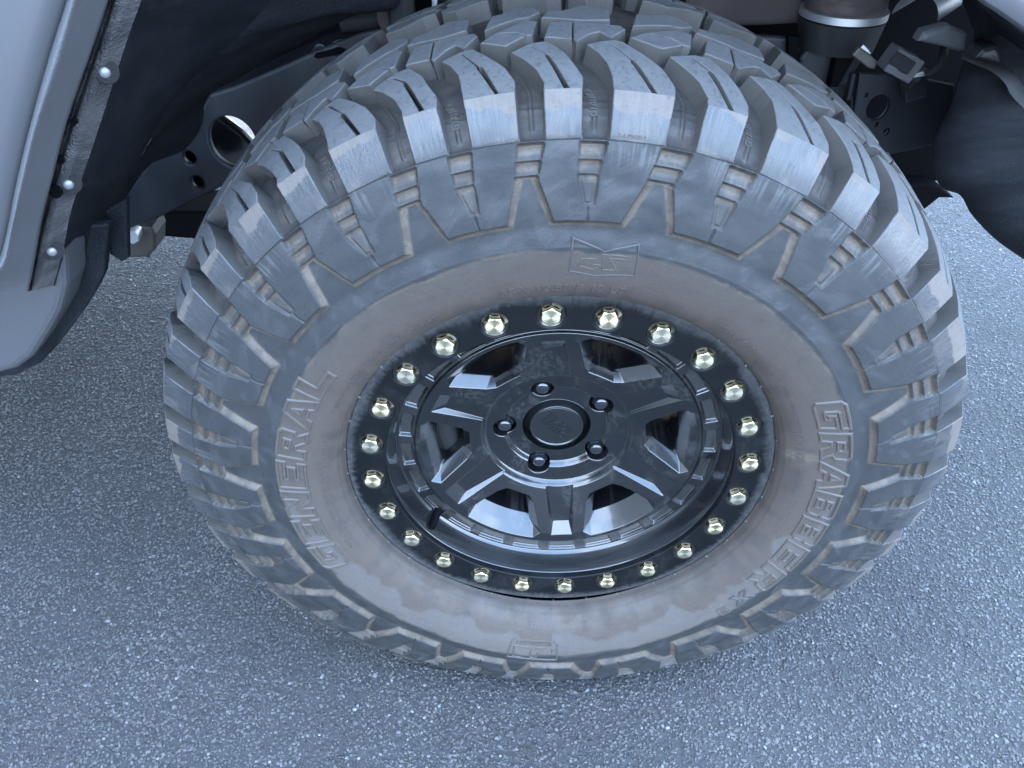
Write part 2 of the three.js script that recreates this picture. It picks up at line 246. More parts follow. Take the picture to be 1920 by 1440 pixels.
{
  const NT = 2300, rowsF = []; for (let s = 0; s <= 264; s += s < 82 ? 1.6 : s < 200 ? 1 : 1.6) rowsF.push(s);
  const sF = rowsF[rowsF.length - 1];
  const P = [], C = [], U = [], I = [];
  const add = (rows, nt, tiltRow) => {
    const o = P.length / 3;
    for (const s of rows) for (let i = 0; i <= nt; i++) {
      const th = -90 - 360 * i / nt, v = toV(th); let [d, dirt] = relief(v, s > SMID ? 2 * SMID - s : s);
      const x = th * 6.1, wob = (noise(x * 0.02, 1, 3) - 0.5) * 1, n1 = 0.35 * fbm(x * 0.06, s * 0.06, 2) + 0.35 * noise(x * 0.4, s * 0.035, 15) + 0.3 * noise(x * 0.03, s * 0.4, 16), n2 = noise(x * 0.5, s * 0.5, 5), n3 = noise(x * 1.9, s * 1.9, 7);
      d += 0.05 * (noise(x * 0.25, s * 0.25, 9) - 0.5);
      if (s < 30) d += 0.35 * Math.exp(-Math.pow((s - 15) / 1.2, 2)) - 0.5 * ss(22, 18, s) * ss(4, 8, s);      // moulding line by the rim
      const p = tyreAt(th, s, -d); P.push(p.x, p.y, p.z); U.push(i / nt, s / 100);
      // dust line: brown inside, bare rubber outside, the line itself a thin tan crust
      let thn = ((th % 360) + 360) % 360; const up = Math.sin(th * DEG);
      const line = 79 + 3.5 * (noise(th * 0.11, 1, 3) - 0.5) + 2.4 * (noise(th * 0.4, 2, 3) - 0.5) + 0.9 * (n2 - 0.5);
      const brown = ss(line + 1.5, line - 2.5, s), crust = Math.exp(-Math.pow((s - line) / 1.3, 2)) * (0.35 + 0.65 * ss(0.4, 0.6, noise(x * 0.06, 2, 8)));
      const low = ss(0.25, -0.35, up), jag = mix(98, 46 + 26 * (noise(th * 0.13, 4, 3) - 0.4) + 9 * (noise(th * 0.55, 6, 3) - 0.5) + 3 * (n2 - 0.5), low), pale = ss(jag - 1, jag + 5, s) * (0.6 + 0.4 * fbm(x * 0.03, s * 0.04, 22)), mark = n3 > 0.93 && n1 > 0.55 ? 0.55 : 1, wet = ss(48, 30, s) * ss(0.4, 0.65, fbm(x * 0.07, s * 0.03, 33));
      const scuff = ss(0.60, 0.82, noise(x * 0.05 + s * 0.10, s * 0.02 - x * 0.06, 14)) * noise(x * 0.9 + s * 1.2, s * 0.15, 4);
      let r = 0.019 + 0.006 * n1 + 0.022 * scuff, gg = 0.021 + 0.006 * n1 + 0.022 * scuff, b = 0.023 + 0.006 * n1 + 0.022 * scuff;
      if (s > 140 && s < 172) { const w2 = 0.05 * ss(0.5, 0.85, noise(x * 0.8, s * 0.05, 26)) * ss(140, 170, s) * ss(0.3, 0.7, noise(x * 0.03, 3, 27)); r += w2; gg += w2; b += w2; }
      const k = brown * (0.9 - 0.25 * wet); const out = ss(45, 75, s + 12 * (n1 - 0.5)) * 0.35 * (1 - low); r = mix(r, 0.076 + 0.012 * n1 + 0.030 * pale - 0.018 * out, k); gg = mix(gg, 0.058 + 0.010 * n1 + 0.036 * pale - 0.005 * out, k); b = mix(b, 0.047 + 0.009 * n1 + 0.040 * pale + 0.002 * out, k);
      const t = cl(Math.max(crust * 0.7, dirt * (0.35 + 0.9 * n2 * ss(0.3, 0.6, noise(x * 0.12, s * 0.12, 18)) + 0.3 * n1)) * (s > 171 ? 0.5 : 1), 0, 0.85); r = mix(r, 0.125, t); gg = mix(gg, 0.096, t); b = mix(b, 0.070, t);
      { const td = Math.abs(((th - 11.5 + 540) % 360 + 360) % 360 - 180), md = 0.8 * Math.exp(-td * td / 2.2) * ss(13, 20, s) * ss(58, 36, s) * ss(0.25, 0.6, n2 * 0.6 + n1 * 0.5); r = mix(r, 0.17, md); gg = mix(gg, 0.145, md); b = mix(b, 0.10, md); }
      if (s > 171 && s < 2 * SMID - 171) { r *= 0.85; gg *= 0.8; b *= 0.78; }
      C.push(r * mark, gg * mark, b * mark);
    }
    for (let j = 0; j < rows.length - 1; j++) for (let i = 0; i < nt; i++) { const a = o + j * (nt + 1) + i, c = a + nt + 1; I.push(a, c, a + 1, a + 1, c, c + 1); }
  };
  add(rowsF, NT);
  const rowsB = []; for (let s = sF; s <= 2 * SMID - 170; s += 6) rowsB.push(s); add(rowsB, 900);
  const rowsR = []; for (let s = rowsB[rowsB.length - 1]; s <= 2 * SMID; s += 6) rowsR.push(s); add(rowsR, 700);
  const g = new THREE.BufferGeometry(); g.setAttribute('position', new THREE.Float32BufferAttribute(P, 3)); g.setAttribute('color', new THREE.Float32BufferAttribute(C, 3)); g.setAttribute('uv', new THREE.Float32BufferAttribute(U, 2)); g.setIndex(I); g.computeVertexNormals();
  M.rubber.side = THREE.DoubleSide;
  mesh('tyre', g, M.rubber, wheel);
}
// ---------------------------------------------------------------- tread blocks: polygons in (angle, arc) raised on the tread, one mesh each
function clipS(poly, lo, hi) {
  const cut = (P, c, keep) => { const o = []; for (let i = 0; i < P.length; i++) { const a = P[i], b = P[(i + 1) % P.length], A = keep(a[1]), B = keep(b[1]); if (A) o.push(a); if (A !== B) { const t = (c - a[1]) / (b[1] - a[1]); o.push([mix(a[0], b[0], t), c]); } } return o; };
  return cut(cut(poly, lo, s => s >= lo - 1e-9), hi, s => s <= hi + 1e-9);
}
function offset(P, d) {                                // counter-clockwise polygon moved outwards by d (mm)
  const n = P.length; return P.map((p, i) => { const a = P[(i + n - 1) % n], b = P[(i + 1) % n]; let e = [p[0] - a[0], p[1] - a[1]], f = [b[0] - p[0], b[1] - p[1]]; const le = Math.hypot(...e), lf = Math.hypot(...f); e = [e[1] / le, -e[0] / le]; f = [f[1] / lf, -f[0] / lf]; let m = [e[0] + f[0], e[1] + f[1]]; const q = Math.max(0.5, (m[0] * m[0] + m[1] * m[1]) / 2); return [p[0] + m[0] / q * d, p[1] + m[1] / q * d]; });
}
const vv = s => s > 284 ? 226 + Math.abs(((s - 226) % 116) - 58) : s;
function block(polys, { side = 1, bevel = 0.9, uo = 0, drop = 0, split = [] } = {}) {
  // polys: [[theta, s], ...] ; returns geometry with group 0 = faces, group 1 = walls
  const face = { p: [], u: [] }, wallp = { p: [], u: [] };
  const thc = polys[0].reduce((a, q) => a + q[0], 0) / polys[0].length, K = DEG * 430;
  const put = (o, x, s, h) => { const th = thc + x / K; const q = tyreAt(th, s, h - drop); o.p.push(q.x, q.y, q.z); o.u.push((x + uo) / 400, (vv(s > SMID ? 2 * SMID - s : s) - 160) / 130); };
  for (const pg of polys) {
    let P = pg.map(([t, s]) => [(t - thc) * K, s]); let A = 0; P.forEach((p, i) => { const q = P[(i + 1) % P.length]; A += p[0] * q[1] - q[0] * p[1]; }); if (A < 0) P.reverse();
    const smin = Math.min(...P.map(p => p[1])), smax = Math.max(...P.map(p => p[1])), lines = []; for (let s = Math.ceil(smin / 5) * 5; s < smax; s += 5) lines.push(s); lines.push(SEDGE, 2 * SMID - SEDGE, ...split); lines.sort((a, b) => a - b);
    const Q = []; P.forEach((p, i) => { const q = P[(i + 1) % P.length]; Q.push(p); const c = lines.filter(s => (s - p[1]) * (s - q[1]) < -1e-6); if (q[1] < p[1]) c.reverse(); for (const s of c) Q.push([mix(p[0], q[0], (s - p[1]) / (q[1] - p[1])), s]); });
    const T = offset(Q, -bevel), n = Q.length, B = offset(Q, 1.6);
    const bands = [-1e9, ...lines, 1e9];
    for (let k = 0; k < bands.length - 1; k++) {
      const c = clipS(T, bands[k], bands[k + 1]).filter((p, i, a) => { const q = a[(i + 1) % a.length]; return Math.hypot(p[0] - q[0], p[1] - q[1]) > 1e-4; }); if (c.length < 3) continue;
      const f = THREE.ShapeUtils.triangulateShape(c.map(p => new THREE.Vector2(p[0], p[1])), []);
      for (const t of f) for (const i of t) put(face, c[i][0], c[i][1], 0);
    }
    const bd = s => Math.max(1.5, floorD(s) + 0.8);
    for (let i = 0; i < n; i++) {
      const j = (i + 1) % n;
      const quad = (o, a, ha, b, hb) => { put(o, a[i][0], a[i][1], ha(a[i][1])); put(o, b[i][0], b[i][1], hb(b[i][1])); put(o, b[j][0], b[j][1], hb(b[j][1])); put(o, a[i][0], a[i][1], ha(a[i][1])); put(o, b[j][0], b[j][1], hb(b[j][1])); put(o, a[j][0], a[j][1], ha(a[j][1])); };
      quad(face, T, () => 0, Q, () => -bevel * 0.8); quad(wallp, Q, () => -bevel * 0.8, B, s => -bd(s));
    }
  }
  const g = new THREE.BufferGeometry(); g.setAttribute('position', new THREE.Float32BufferAttribute([...face.p, ...wallp.p], 3)); g.setAttribute('uv', new THREE.Float32BufferAttribute([...face.u, ...wallp.u], 2));
  const r = toCreasedNormals(g, 0.55); r.clearGroups(); r.addGroup(0, face.p.length / 3, 0); r.addGroup(face.p.length / 3, wallp.p.length / 3, 1); return r;
}
// outlines traced at the pitch around 95.5 / 88.25 / 78.4 degrees; turned into pitch units and set round the tyre
const pv = L => L.map(([t, s]) => [toV(t), s]);
const LUG = [
  [[93.8, 171.6], [89.67, 171.6], [89.72, 208.5], [89.6, 220.5], [90.45, 237], [91.31, 253], [93.07, 274], [94.6, 273], [95.7, 266.9], [94.74, 266.2], [93.25, 252], [92.98, 250.4], [91.10, 209.6], [91.64, 209.6], [93.50, 249.6], [93.42, 252], [94.86, 265.4], [95.8, 266.3], [97.01, 260], [95.85, 249], [94.46, 232], [93.75, 216], [93.7, 208.5]],
  [[86.5, 171.6], [80, 171.6], [79.95, 208.5], [79.92, 220.5], [81.03, 238], [82.52, 251.5], [85.03, 275], [85.97, 278], [87.3, 273.1], [86.44, 271.3], [84.35, 247], [83.95, 244.6], [81.86, 209.6], [82.44, 209.6], [84.52, 243.6], [84.52, 247], [86.58, 270.6], [87.42, 272.5], [89, 266.5], [87.9, 255], [86.99, 240.5], [86.58, 223], [86.5, 208.5]]].map(pv);
const CEB = [
  [[[100.35, 284.6], [98.78, 299.1], [96.40, 294.8], [95.5, 286], [97.57, 271.3]], [[97.99, 303.7], [95.23, 320.3], [94.14, 315.5], [94.69, 286.7], [95.4, 286.4], [96.30, 295], [98.7, 299.4]]],
  [[[93.39, 281.4], [92.7, 312], [90.3, 311], [90.45, 286], [90.47, 276.2], [90.02, 271.3], [88.39, 286.7], [87.41, 291.2], [88.6, 309.8], [92.7, 312]].slice(0, 5), [[90.25, 286.2], [90.1, 311], [84.96, 307.3], [84.54, 300.3], [86.3, 280.3], [87.41, 291.2], [88.39, 286.7], [90.02, 271.8], [90.3, 276]]],
  [[[99.91, 309.4], [99.24, 341.2], [97.92, 345], [95.83, 358.9], [93.94, 347.5], [93.72, 337], [94.98, 326.5], [96.2, 325.5]]],
  [[[93.6, 323.5], [92.96, 338.7], [91.22, 339.9], [88.87, 355.1], [85.92, 346.2], [86.07, 318.5], [89.18, 314.5], [90.61, 317.4]]]].map(b => b.map(pv));
const RUB = [M.lug, M.lugWall];
for (let i = 0; i < NP; i++) {
  for (const L of LUG) {
    const pl = [L.map(([v, s]) => [toTh(v + i) + (s > 175 ? 0.14 * (rnd() - 0.5) : 0), s + (s > 215 ? 2.2 * (rnd() - 0.5) : 0)])];
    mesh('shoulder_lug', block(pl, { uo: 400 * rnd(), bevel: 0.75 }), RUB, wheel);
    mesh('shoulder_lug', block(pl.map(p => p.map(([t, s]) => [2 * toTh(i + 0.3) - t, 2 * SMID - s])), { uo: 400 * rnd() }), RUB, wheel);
  }
  for (const c of CEB) {
    const pl = c.map(p => p.map(([v, s]) => [toTh(v + i) + 0.03 * (hash(Math.round(v * 99), i, 3) - 0.5), s])), ci = toTh(i + 0.24);
    mesh('tread_block', block(pl, { uo: 400 * rnd() }), RUB, wheel);
    mesh('tread_block', block(pl.map(p => p.map(([t, s]) => [2 * ci - t, 2 * SMID - s])), { uo: 400 * rnd() }), RUB, wheel);
  }
}
// ---------------------------------------------------------------- raised lettering on the sidewall
function ridge(loops, w, h, map, closed = true) {      // a moulded bead along each outline; points in mm
  const pos = [];
  for (const L0 of loops) {
    const L = []; const n0 = L0.length; for (let i = 0; i < (closed ? n0 : n0 - 1); i++) { const a = L0[i], b = L0[(i + 1) % n0], k = Math.max(1, Math.ceil(Math.hypot(b[0] - a[0], b[1] - a[1]) / 3)); for (let j = 0; j < k; j++) L.push([mix(a[0], b[0], j / k), mix(a[1], b[1], j / k)]); } if (!closed) L.push(L0[n0 - 1]);
    const n = L.length, rows = [[-w, -0.3], [-w * 0.42, h], [w * 0.42, h], [w, -0.3]], R = L.map((p, i) => { const a = closed ? L[(i + n - 1) % n] : L[Math.max(i - 1, 0)], b = closed ? L[(i + 1) % n] : L[Math.min(i + 1, n - 1)]; let e = [p[0] - a[0], p[1] - a[1]], f = [b[0] - p[0], b[1] - p[1]]; let le = Math.hypot(...e) || 1, lf = Math.hypot(...f) || 1; if (!closed && i === 0) { e = f; le = lf; } if (!closed && i === n - 1) { f = e; lf = le; } e = [e[1] / le, -e[0] / le]; f = [f[1] / lf, -f[0] / lf]; const m = [e[0] + f[0], e[1] + f[1]], q = Math.max(0.6, (m[0] * m[0] + m[1] * m[1]) / 2); return rows.map(([d, z]) => map(p[0] + m[0] / q * d, p[1] + m[1] / q * d, z)); });
    for (let i = 0; i < (closed ? n : n - 1); i++) for (let k = 0; k < 3; k++) { const A = R[i][k], B = R[i][k + 1], C = R[(i + 1) % n][k + 1], D = R[(i + 1) % n][k]; for (const q of [A, B, C, A, C, D]) pos.push(q.x, q.y, q.z); }
  }
  const g = new THREE.BufferGeometry(); g.setAttribute('position', new THREE.Float32BufferAttribute(pos, 3)); return toCreasedNormals(g, 0.4);
}
const SATIN_SIDE = THREE.DoubleSide; M.letter.side = M.letterDark.side = SATIN_SIDE;
// block capitals in a 10 x 10 box, outer outline then holes
const GLYPH = {
  G: [[[0, 1.2], [1.2, 0], [9, 0], [9, 6], [4.6, 6], [4.6, 3.9], [6, 3.9], [6, 2.7], [3.6, 2.7], [3.2, 3.1], [3.2, 6.9], [3.6, 7.4], [9, 7.4], [9, 10], [1.2, 10], [0, 8.8]]],
  E: [[[0, 0], [9, 0], [9, 2.6], [3.2, 2.6], [3.2, 3.8], [7.4, 3.8], [7.4, 6.2], [3.2, 6.2], [3.2, 7.4], [9, 7.4], [9, 10], [0, 10]]],
  N: [[[0, 0], [3, 0], [3, 5.2], [6.4, 0], [9.4, 0], [9.4, 10], [6.4, 10], [6.4, 4.8], [3, 10], [0, 10]]],
  R: [[[0, 0], [3, 0], [3, 3.4], [4.4, 3.4], [6.2, 0], [9.6, 0], [7.7, 3.6], [9, 4.6], [9, 9], [8, 10], [0, 10]], [[3, 5.6], [6, 5.6], [6, 7.8], [3, 7.8]]],
  A: [[[0, 0], [3, 0], [3.6, 2], [6.6, 2], [7.2, 0], [10.2, 0], [7, 10], [3.4, 10]], [[4.2, 4.2], [6, 4.2], [5.2, 7.6]]],
  L: [[[0, 0], [9, 0], [9, 2.7], [3.2, 2.7], [3.2, 10], [0, 10]]],
  B: [[[0, 0], [8, 0], [9, 1], [9, 4.2], [8.2, 5], [9, 5.8], [9, 9], [8, 10], [0, 10]], [[3, 2.2], [6, 2.2], [6, 4], [3, 4]], [[3, 6], [6, 6], [6, 7.8], [3, 7.8]]],
  X: [[[0, 0], [3.2, 0], [4.7, 3], [6.2, 0], [9.4, 0], [6.4, 5], [9.4, 10], [6.2, 10], [4.7, 7], [3.2, 10], [0, 10], [3, 5]]],
  3: [[[0, 0], [8, 0], [9, 1], [9, 9], [8, 10], [0, 10], [0, 7.6], [6, 7.6], [6, 6], [2, 6], [2, 4], [6, 4], [6, 2.4], [0, 2.4]]]
};
function word(text, th0, th1, s0, s1, slant = 0.22, w = 2.0, h = 1.5) {
  const step = (th0 - th1) / text.length, K = DEG * 285, cw = step * K * 0.86 / 9.4, ch = (s1 - s0) / 10, loops = [];
  [...text].forEach((c, i) => { for (const l of GLYPH[c]) loops.push(l.map(([x, y]) => [(i * step) * K + x * cw + slant * y * ch, s0 + y * ch])); });
  return ridge(loops, w, h, (x, s, z) => tyreAt(th0 - x / K, s, z));
}
mesh('raised_lettering', word('GENERAL', 206.5, 142.5, 53, 81), M.letter, wheel);
mesh('raised_lettering', word('GRABBER', 28.2, -33.5, 53.5, 82), M.letter, wheel);
mesh('raised_lettering', word('X', -35.5, -41.5, 63, 79, 0.1, 1.6, 0.9), M.letterDark, wheel);
mesh('raised_lettering', word('3', -43, -46, 70, 82, 0.1, 1.0, 0.7), M.letter, wheel);
{ // shield badge above the rim and the technology badge below it
  const tm = (th, s, z) => tyreAt(th, s, z), K = DEG * 290;
  const loop = L => L.map(([t, s]) => [(100 - t) * K, s]), back = (x, s, z) => tm(100 - x / K, s, z - (s > 84 ? 2.2 * ss(84, 96, s) : 0));
  mesh('raised_badge', ridge([loop([[90.2, 91], [85, 80], [80, 90], [79, 59], [86, 53.5], [90.6, 58]])], 1.0, 0.4, back), M.letterDark, wheel);
  mesh('raised_badge', ridge([loop([[86.2, 72], [88.6, 72], [88.9, 64], [86.4, 60.5], [85.3, 66], [86.8, 66]]), loop([[84.8, 61], [85.2, 77], [81.6, 77.5], [81.3, 74.5], [84, 73.5], [82.4, 62]])], 0.8, 0.35, back), M.letter, wheel);
  const lp2 = L => L.map(([x, s]) => [x, s]), K2 = DEG * 290, b2 = (x, s, z) => tm(-94.8 + x / K2, s, z);
  mesh('raised_badge', ridge([lp2([[-31, 86], [-31, 57], [-27, 53], [27, 53], [31, 57], [31, 86]])], 1.2, 0.9, b2), M.letter, wheel);
  mesh('raised_badge', ridge([[[25, 72], [25, 64.5], [4, 64.5], [-3, 69], [-3, 82], [2, 84], [6, 80], [6, 74]], [[-25, 84], [-25, 64.5], [-4, 64.5]], [[-25, 84], [-14, 84]]], 1.3, 0.8, b2, false), M.letter, wheel);
}
const font = await new FontLoader().loadAsync('fonts/droid/droid_sans_bold.typeface.json');
function flatText(text, size, map, hgt = 0.6) {         // solid raised letters on a curved surface, size in mm
  const sh = font.generateShapes(text, size), pos = [];
  for (const s of sh) {
    const { shape, holes } = s.extractPoints(2), f = THREE.ShapeUtils.triangulateShape(shape, holes), all = [shape, ...holes].flat();
    for (const t of f) for (const i of t) { const q = map(all[i].x, all[i].y, hgt); pos.push(q.x, q.y, q.z); }
    for (const c of [shape, ...holes]) for (let i = 0; i < c.length; i++) { const a = c[i], b = c[(i + 1) % c.length]; const A = map(a.x, a.y, hgt), B = map(b.x, b.y, hgt), A0 = map(a.x, a.y, -0.2), B0 = map(b.x, b.y, -0.2); for (const q of [A, A0, B0, A, B0, B]) pos.push(q.x, q.y, q.z); }
  }
  const g = new THREE.BufferGeometry(); g.setAttribute('position', new THREE.Float32BufferAttribute(pos, 3)); g.computeVertexNormals(); return g;
}
{
  const K = DEG * 255, arcText = (t, th0, s0, size, h = 0.5) => flatText(t, size, (x, y, z) => tyreAt(th0 - x / K, s0 + y, z), h);
  const small = [['35 X 12.50 R 17 LT', 104, 33, 9.5, 0.6], ['121 Q  LOAD RANGE E', 57, 34, 5, 0.45], ['MAX LOAD SINGLE 1450 KG 3195 LBS', 40, 34, 3.6, 0.4], ['TUBELESS', 20, 30, 7.5, 0.5], ['M+S  STEEL BELTED RADIAL', 8, 34, 6, 0.45], ['PLIES TREAD 2 STEEL + 2 POLYESTER  SIDEWALL 3 POLYESTER', 155, 32, 4.2, 0.4], ['STANDARD LOAD  DOT', -178, 30, 5.5, 0.45], ['SAFETY WARNING SERIOUS INJURY MAY RESULT FROM', -157, 36, 4, 0.4], ['EXPLOSION OF TYRE DUE TO UNDER INFLATION', -156, 29.5, 4, 0.4]];
  for (const [t, a, s, z, h] of small) mesh('raised_lettering', arcText(t, a, s, z, h), M.letter, wheel);
  const dot = flatText('0322', 6.5, (x, y, z) => tyreAt(-92 - x / K, 28 + y, z), 0.5); mesh('raised_lettering', dot, M.letter, wheel);
  const dot2 = flatText('TECHNOLOGY', 5, (x, y, z) => tyreAt(-90.0 - x / (DEG * 270), 55.5 + y, z), 0.6); mesh('raised_lettering', dot2, M.letter, wheel);
  for (let i = 0; i < NP; i++) {                         // small word moulded in the floor of every other groove
    const th = toTh(i + 0.5);
    mesh('raised_lettering', flatText('GRABBER', 6.2, (x, y, z) => tyreAt(th + (-2.5 + y + 0.30 * Math.max(0, x - 20)) / (DEG * 410), 190 + x, z - floorD(190 + x)), 0.8), M.lugWall, wheel);
  }
}
mesh('red_stamp', flatText('T-4 P0420-1', 3.0, (x, y, z) => tyreAt(85.6 - x / (DEG * 390), 173.8 + y, z), 0.12), new THREE.MeshStandardMaterial({ color: rgb(0.035, 0.016, 0.02), roughness: 0.6, side: THREE.DoubleSide }), wheel);
{
  const g = []; for (let k = 0; k < 36; k++) { const a = k * 10 + 3 * rnd(), b = new THREE.BoxGeometry(0.0008, 0.006 + 0.003 * rnd(), 0.0009); b.rotateZ((rnd() - 0.5) * 0.8); b.translate(0, 0.2365, -0.0035); b.rotateZ((a - 90) * DEG); g.push(b); }
  mesh('mould_flash', mergeGeometries(g), new THREE.MeshStandardMaterial({ color: rgb(0.16, 0.155, 0.15), roughness: 0.6 }), wheel);
}
// ---------------------------------------------------------------- cast rim centre: one relief over (radius, angle)
const NUTS = [107.2, 35.3, 179.3, 251.3, 323.3];
function rimZ(r, th) {                                  // r mm -> depth z mm, and hole flag
  let d = th + 86; d = ((d % 60) + 60) % 60; if (d > 30) d -= 60;
  const a = d * DEG, x = r * Math.sin(a), y = r * Math.cos(a);
  let z = r < 58 ? -82 : r < 64 ? mix(-82, -75.5, ss(58, 64, r)) : r < 82 ? mix(-75.5, -72.5, (r - 64) / 18) : r < 90 ? mix(-72.5, -63, ss(82, 90, r)) : r < 150 ? mix(-63, -43, (r - 90) / 60) : r < 162 ? mix(-43, -41, (r - 150) / 12) : r < 165 ? mix(-41, -44, ss(162, 164.6, r)) : -44;
  let zb = z;
  if (r > 164 && r < 187) { let q = th + 86; q = ((q % 15) + 15) % 15; if (q > 7.5) q -= 15; const e = Math.min(5.7 * DEG * r - Math.abs(q) * DEG * r, r - 166.2, 181.6 - r); z -= 3.8 * ss(0, 2.4, e); }
  if (y > 60 && y < 156) {                               // channel along the spoke
    const hw = 18 - (y - 70) * 0.056, e = hw - Math.abs(x); if (e > 0) { const zf = y < 137 ? -66.5 + (y - 85) * 0.255 : -53.2 + (y - 137) * 0.72; z = Math.min(z, Math.max(zf, zb - e * 1.35)); }
  }
  // window between two spokes
  const w = (d > 0 ? d - 30 : d + 30) * DEG, wx = Math.abs(r * Math.sin(w)), wy = r * Math.cos(w);
  if (r > 95 && r < 160) {
    const eo = 158 - r, ec = -((wx - 50) * 10 + (wy - 141) * 5) / 11.2, es = -((wx - 19) * 41 - (wy - 100) * 31) / 51.4, ei = Math.min(wy - 101, -((wx - 15) * 0.6 - (wy - 101) * 0.8) + 0.5);
    if (Math.min(eo, ec, es, ei) > 0) {
      const h = (e, n, k) => e < n ? e * k : n * k + (e - n) * 14;
      const dd = Math.min(h(eo, 18, 1.1), h(ec, 13, 1.35), h(es, 11, 1.35), h(ei, 8, 1.5)); z = Math.min(z, zb - dd); if (dd > 58) return [z, true];
    }
  }
  for (const n of NUTS) { let q = Math.abs(((th - n + 540) % 360) - 180); if (q < 16) { const e = 13.4 - Math.hypot(r * Math.cos(q * DEG) - 61.4, r * Math.sin(q * DEG)); if (e > -1.5) z = Math.min(z, zb - (e < 0 ? 0.5 * (1.5 + e) * (1.5 + e) / 1.5 : cl(0.75 + e * 9, 0, 26))); } }
  return [z, false];
}
{
  const NR = 226, NTt = 1500, P = [], C = [], U = [], I = [], hole = new Uint8Array((NR + 1) * (NTt + 1));
  for (let j = 0; j <= NR; j++) for (let i = 0; i <= NTt; i++) {
    const r = mix(40.5, 183.8, j / NR), th = 360 * i / NTt, [z, hh] = rimZ(r, th), c = Math.cos(th * DEG), s = Math.sin(th * DEG);
    P.push(r * c / 1000, r * s / 1000, z / 1000); U.push(r * c / 100, r * s / 100); hole[j * (NTt + 1) + i] = hh ? 1 : 0;
    // dust left by hands and cloths: matter with a grain of its own
    const x = r * c, y = r * s, n = fbm(x * 0.045, y * 0.045, 3, 3), sm = noise(x * 0.35 + 4 * noise(x * 0.05, y * 0.05, 9), y * 0.35 + 4 * noise(y * 0.06, x * 0.06, 8), 5), fine = noise(x * 1.2, y * 1.2, 6);
    let d = ss(0.50, 0.70, n) * (0.15 + 0.85 * ss(0.46, 0.60, sm)) * (0.5 + 0.5 * fine); if (r > 163) { d = Math.max(d, 0.6 * ss(0.42, 0.62, noise(x * 0.08, y * 0.08, 12)) * (0.4 + 0.6 * fine)); if (z < -46.5) d = Math.max(d, (0.75 + 0.9 * fine) * (0.6 + 0.6 * n)); }
    d *= 0.8; C.push(0.0035 + 0.024 * d, 0.004 + 0.023 * d, 0.005 + 0.022 * d);
  }
  for (let j = 0; j < NR; j++) for (let i = 0; i < NTt; i++) { const a = j * (NTt + 1) + i, b = a + NTt + 1; if (hole[a] + hole[a + 1] + hole[b] + hole[b + 1] > 1) continue; I.push(a, b, a + 1, a + 1, b, b + 1); }
  const g = new THREE.BufferGeometry(); g.setAttribute('position', new THREE.Float32BufferAttribute(P, 3)); g.setAttribute('color', new THREE.Float32BufferAttribute(C, 3)); g.setAttribute('uv', new THREE.Float32BufferAttribute(U, 2)); g.setIndex(I); g.computeVertexNormals();
  { const n = g.attributes.normal; for (let j = 0; j <= NR; j++) { const a = j * (NTt + 1), b = a + NTt; const v = new THREE.Vector3().fromBufferAttribute(n, a).add(new THREE.Vector3().fromBufferAttribute(n, b)).normalize(); n.setXYZ(a, v.x, v.y, v.z); n.setXYZ(b, v.x, v.y, v.z); } }
  M.satin.side = THREE.DoubleSide; mesh('rim', g, M.satin, wheel);
}
const lathe = (pts, n = 96) => { const g = new THREE.LatheGeometry(pts.map(([r, z]) => new THREE.Vector2(r, z)), n); g.rotateX(Math.PI / 2); return g; };   // r, z -> about the axle
{
  const bar = lathe([[0.1836, -0.0439], [0.1850, -0.0428], [0.1864, -0.0405], [0.1878, -0.0368], [0.1892, -0.0312], [0.1905, -0.0235], [0.1915, -0.0155], [0.194, -0.0142], [0.2, -0.014]].reverse(), 240);
  mesh('rim_barrel', bar, Object.assign(M.satinPlain, { side: THREE.DoubleSide }), wheel);
  mesh('rim_barrel', lathe([[0.187, -0.06], [0.187, -0.1], [0.178, -0.14], [0.178, -0.24], [0.2, -0.27], [0.236, -0.3]], 120), M.satinPlain, wheel);
  mesh('brake_disc', lathe([[0.06, -0.145], [0.06, -0.118], [0.164, -0.118], [0.165, -0.145], [0.06, -0.145]], 120), M.disc, wheel);
  const cal = new RoundedBoxGeometry(0.06, 0.13, 0.07, 3, 0.012); cal.translate(-0.15, 0.02, -0.115); cal.rotateZ(0.2); mesh('brake_caliper', cal, M.plastic, wheel);
  const hubg = lathe([[0, -0.10], [0.075, -0.10], [0.078, -0.12], [0.09, -0.125]], 64); mesh('brake_hat', hubg, M.disc, wheel);
}
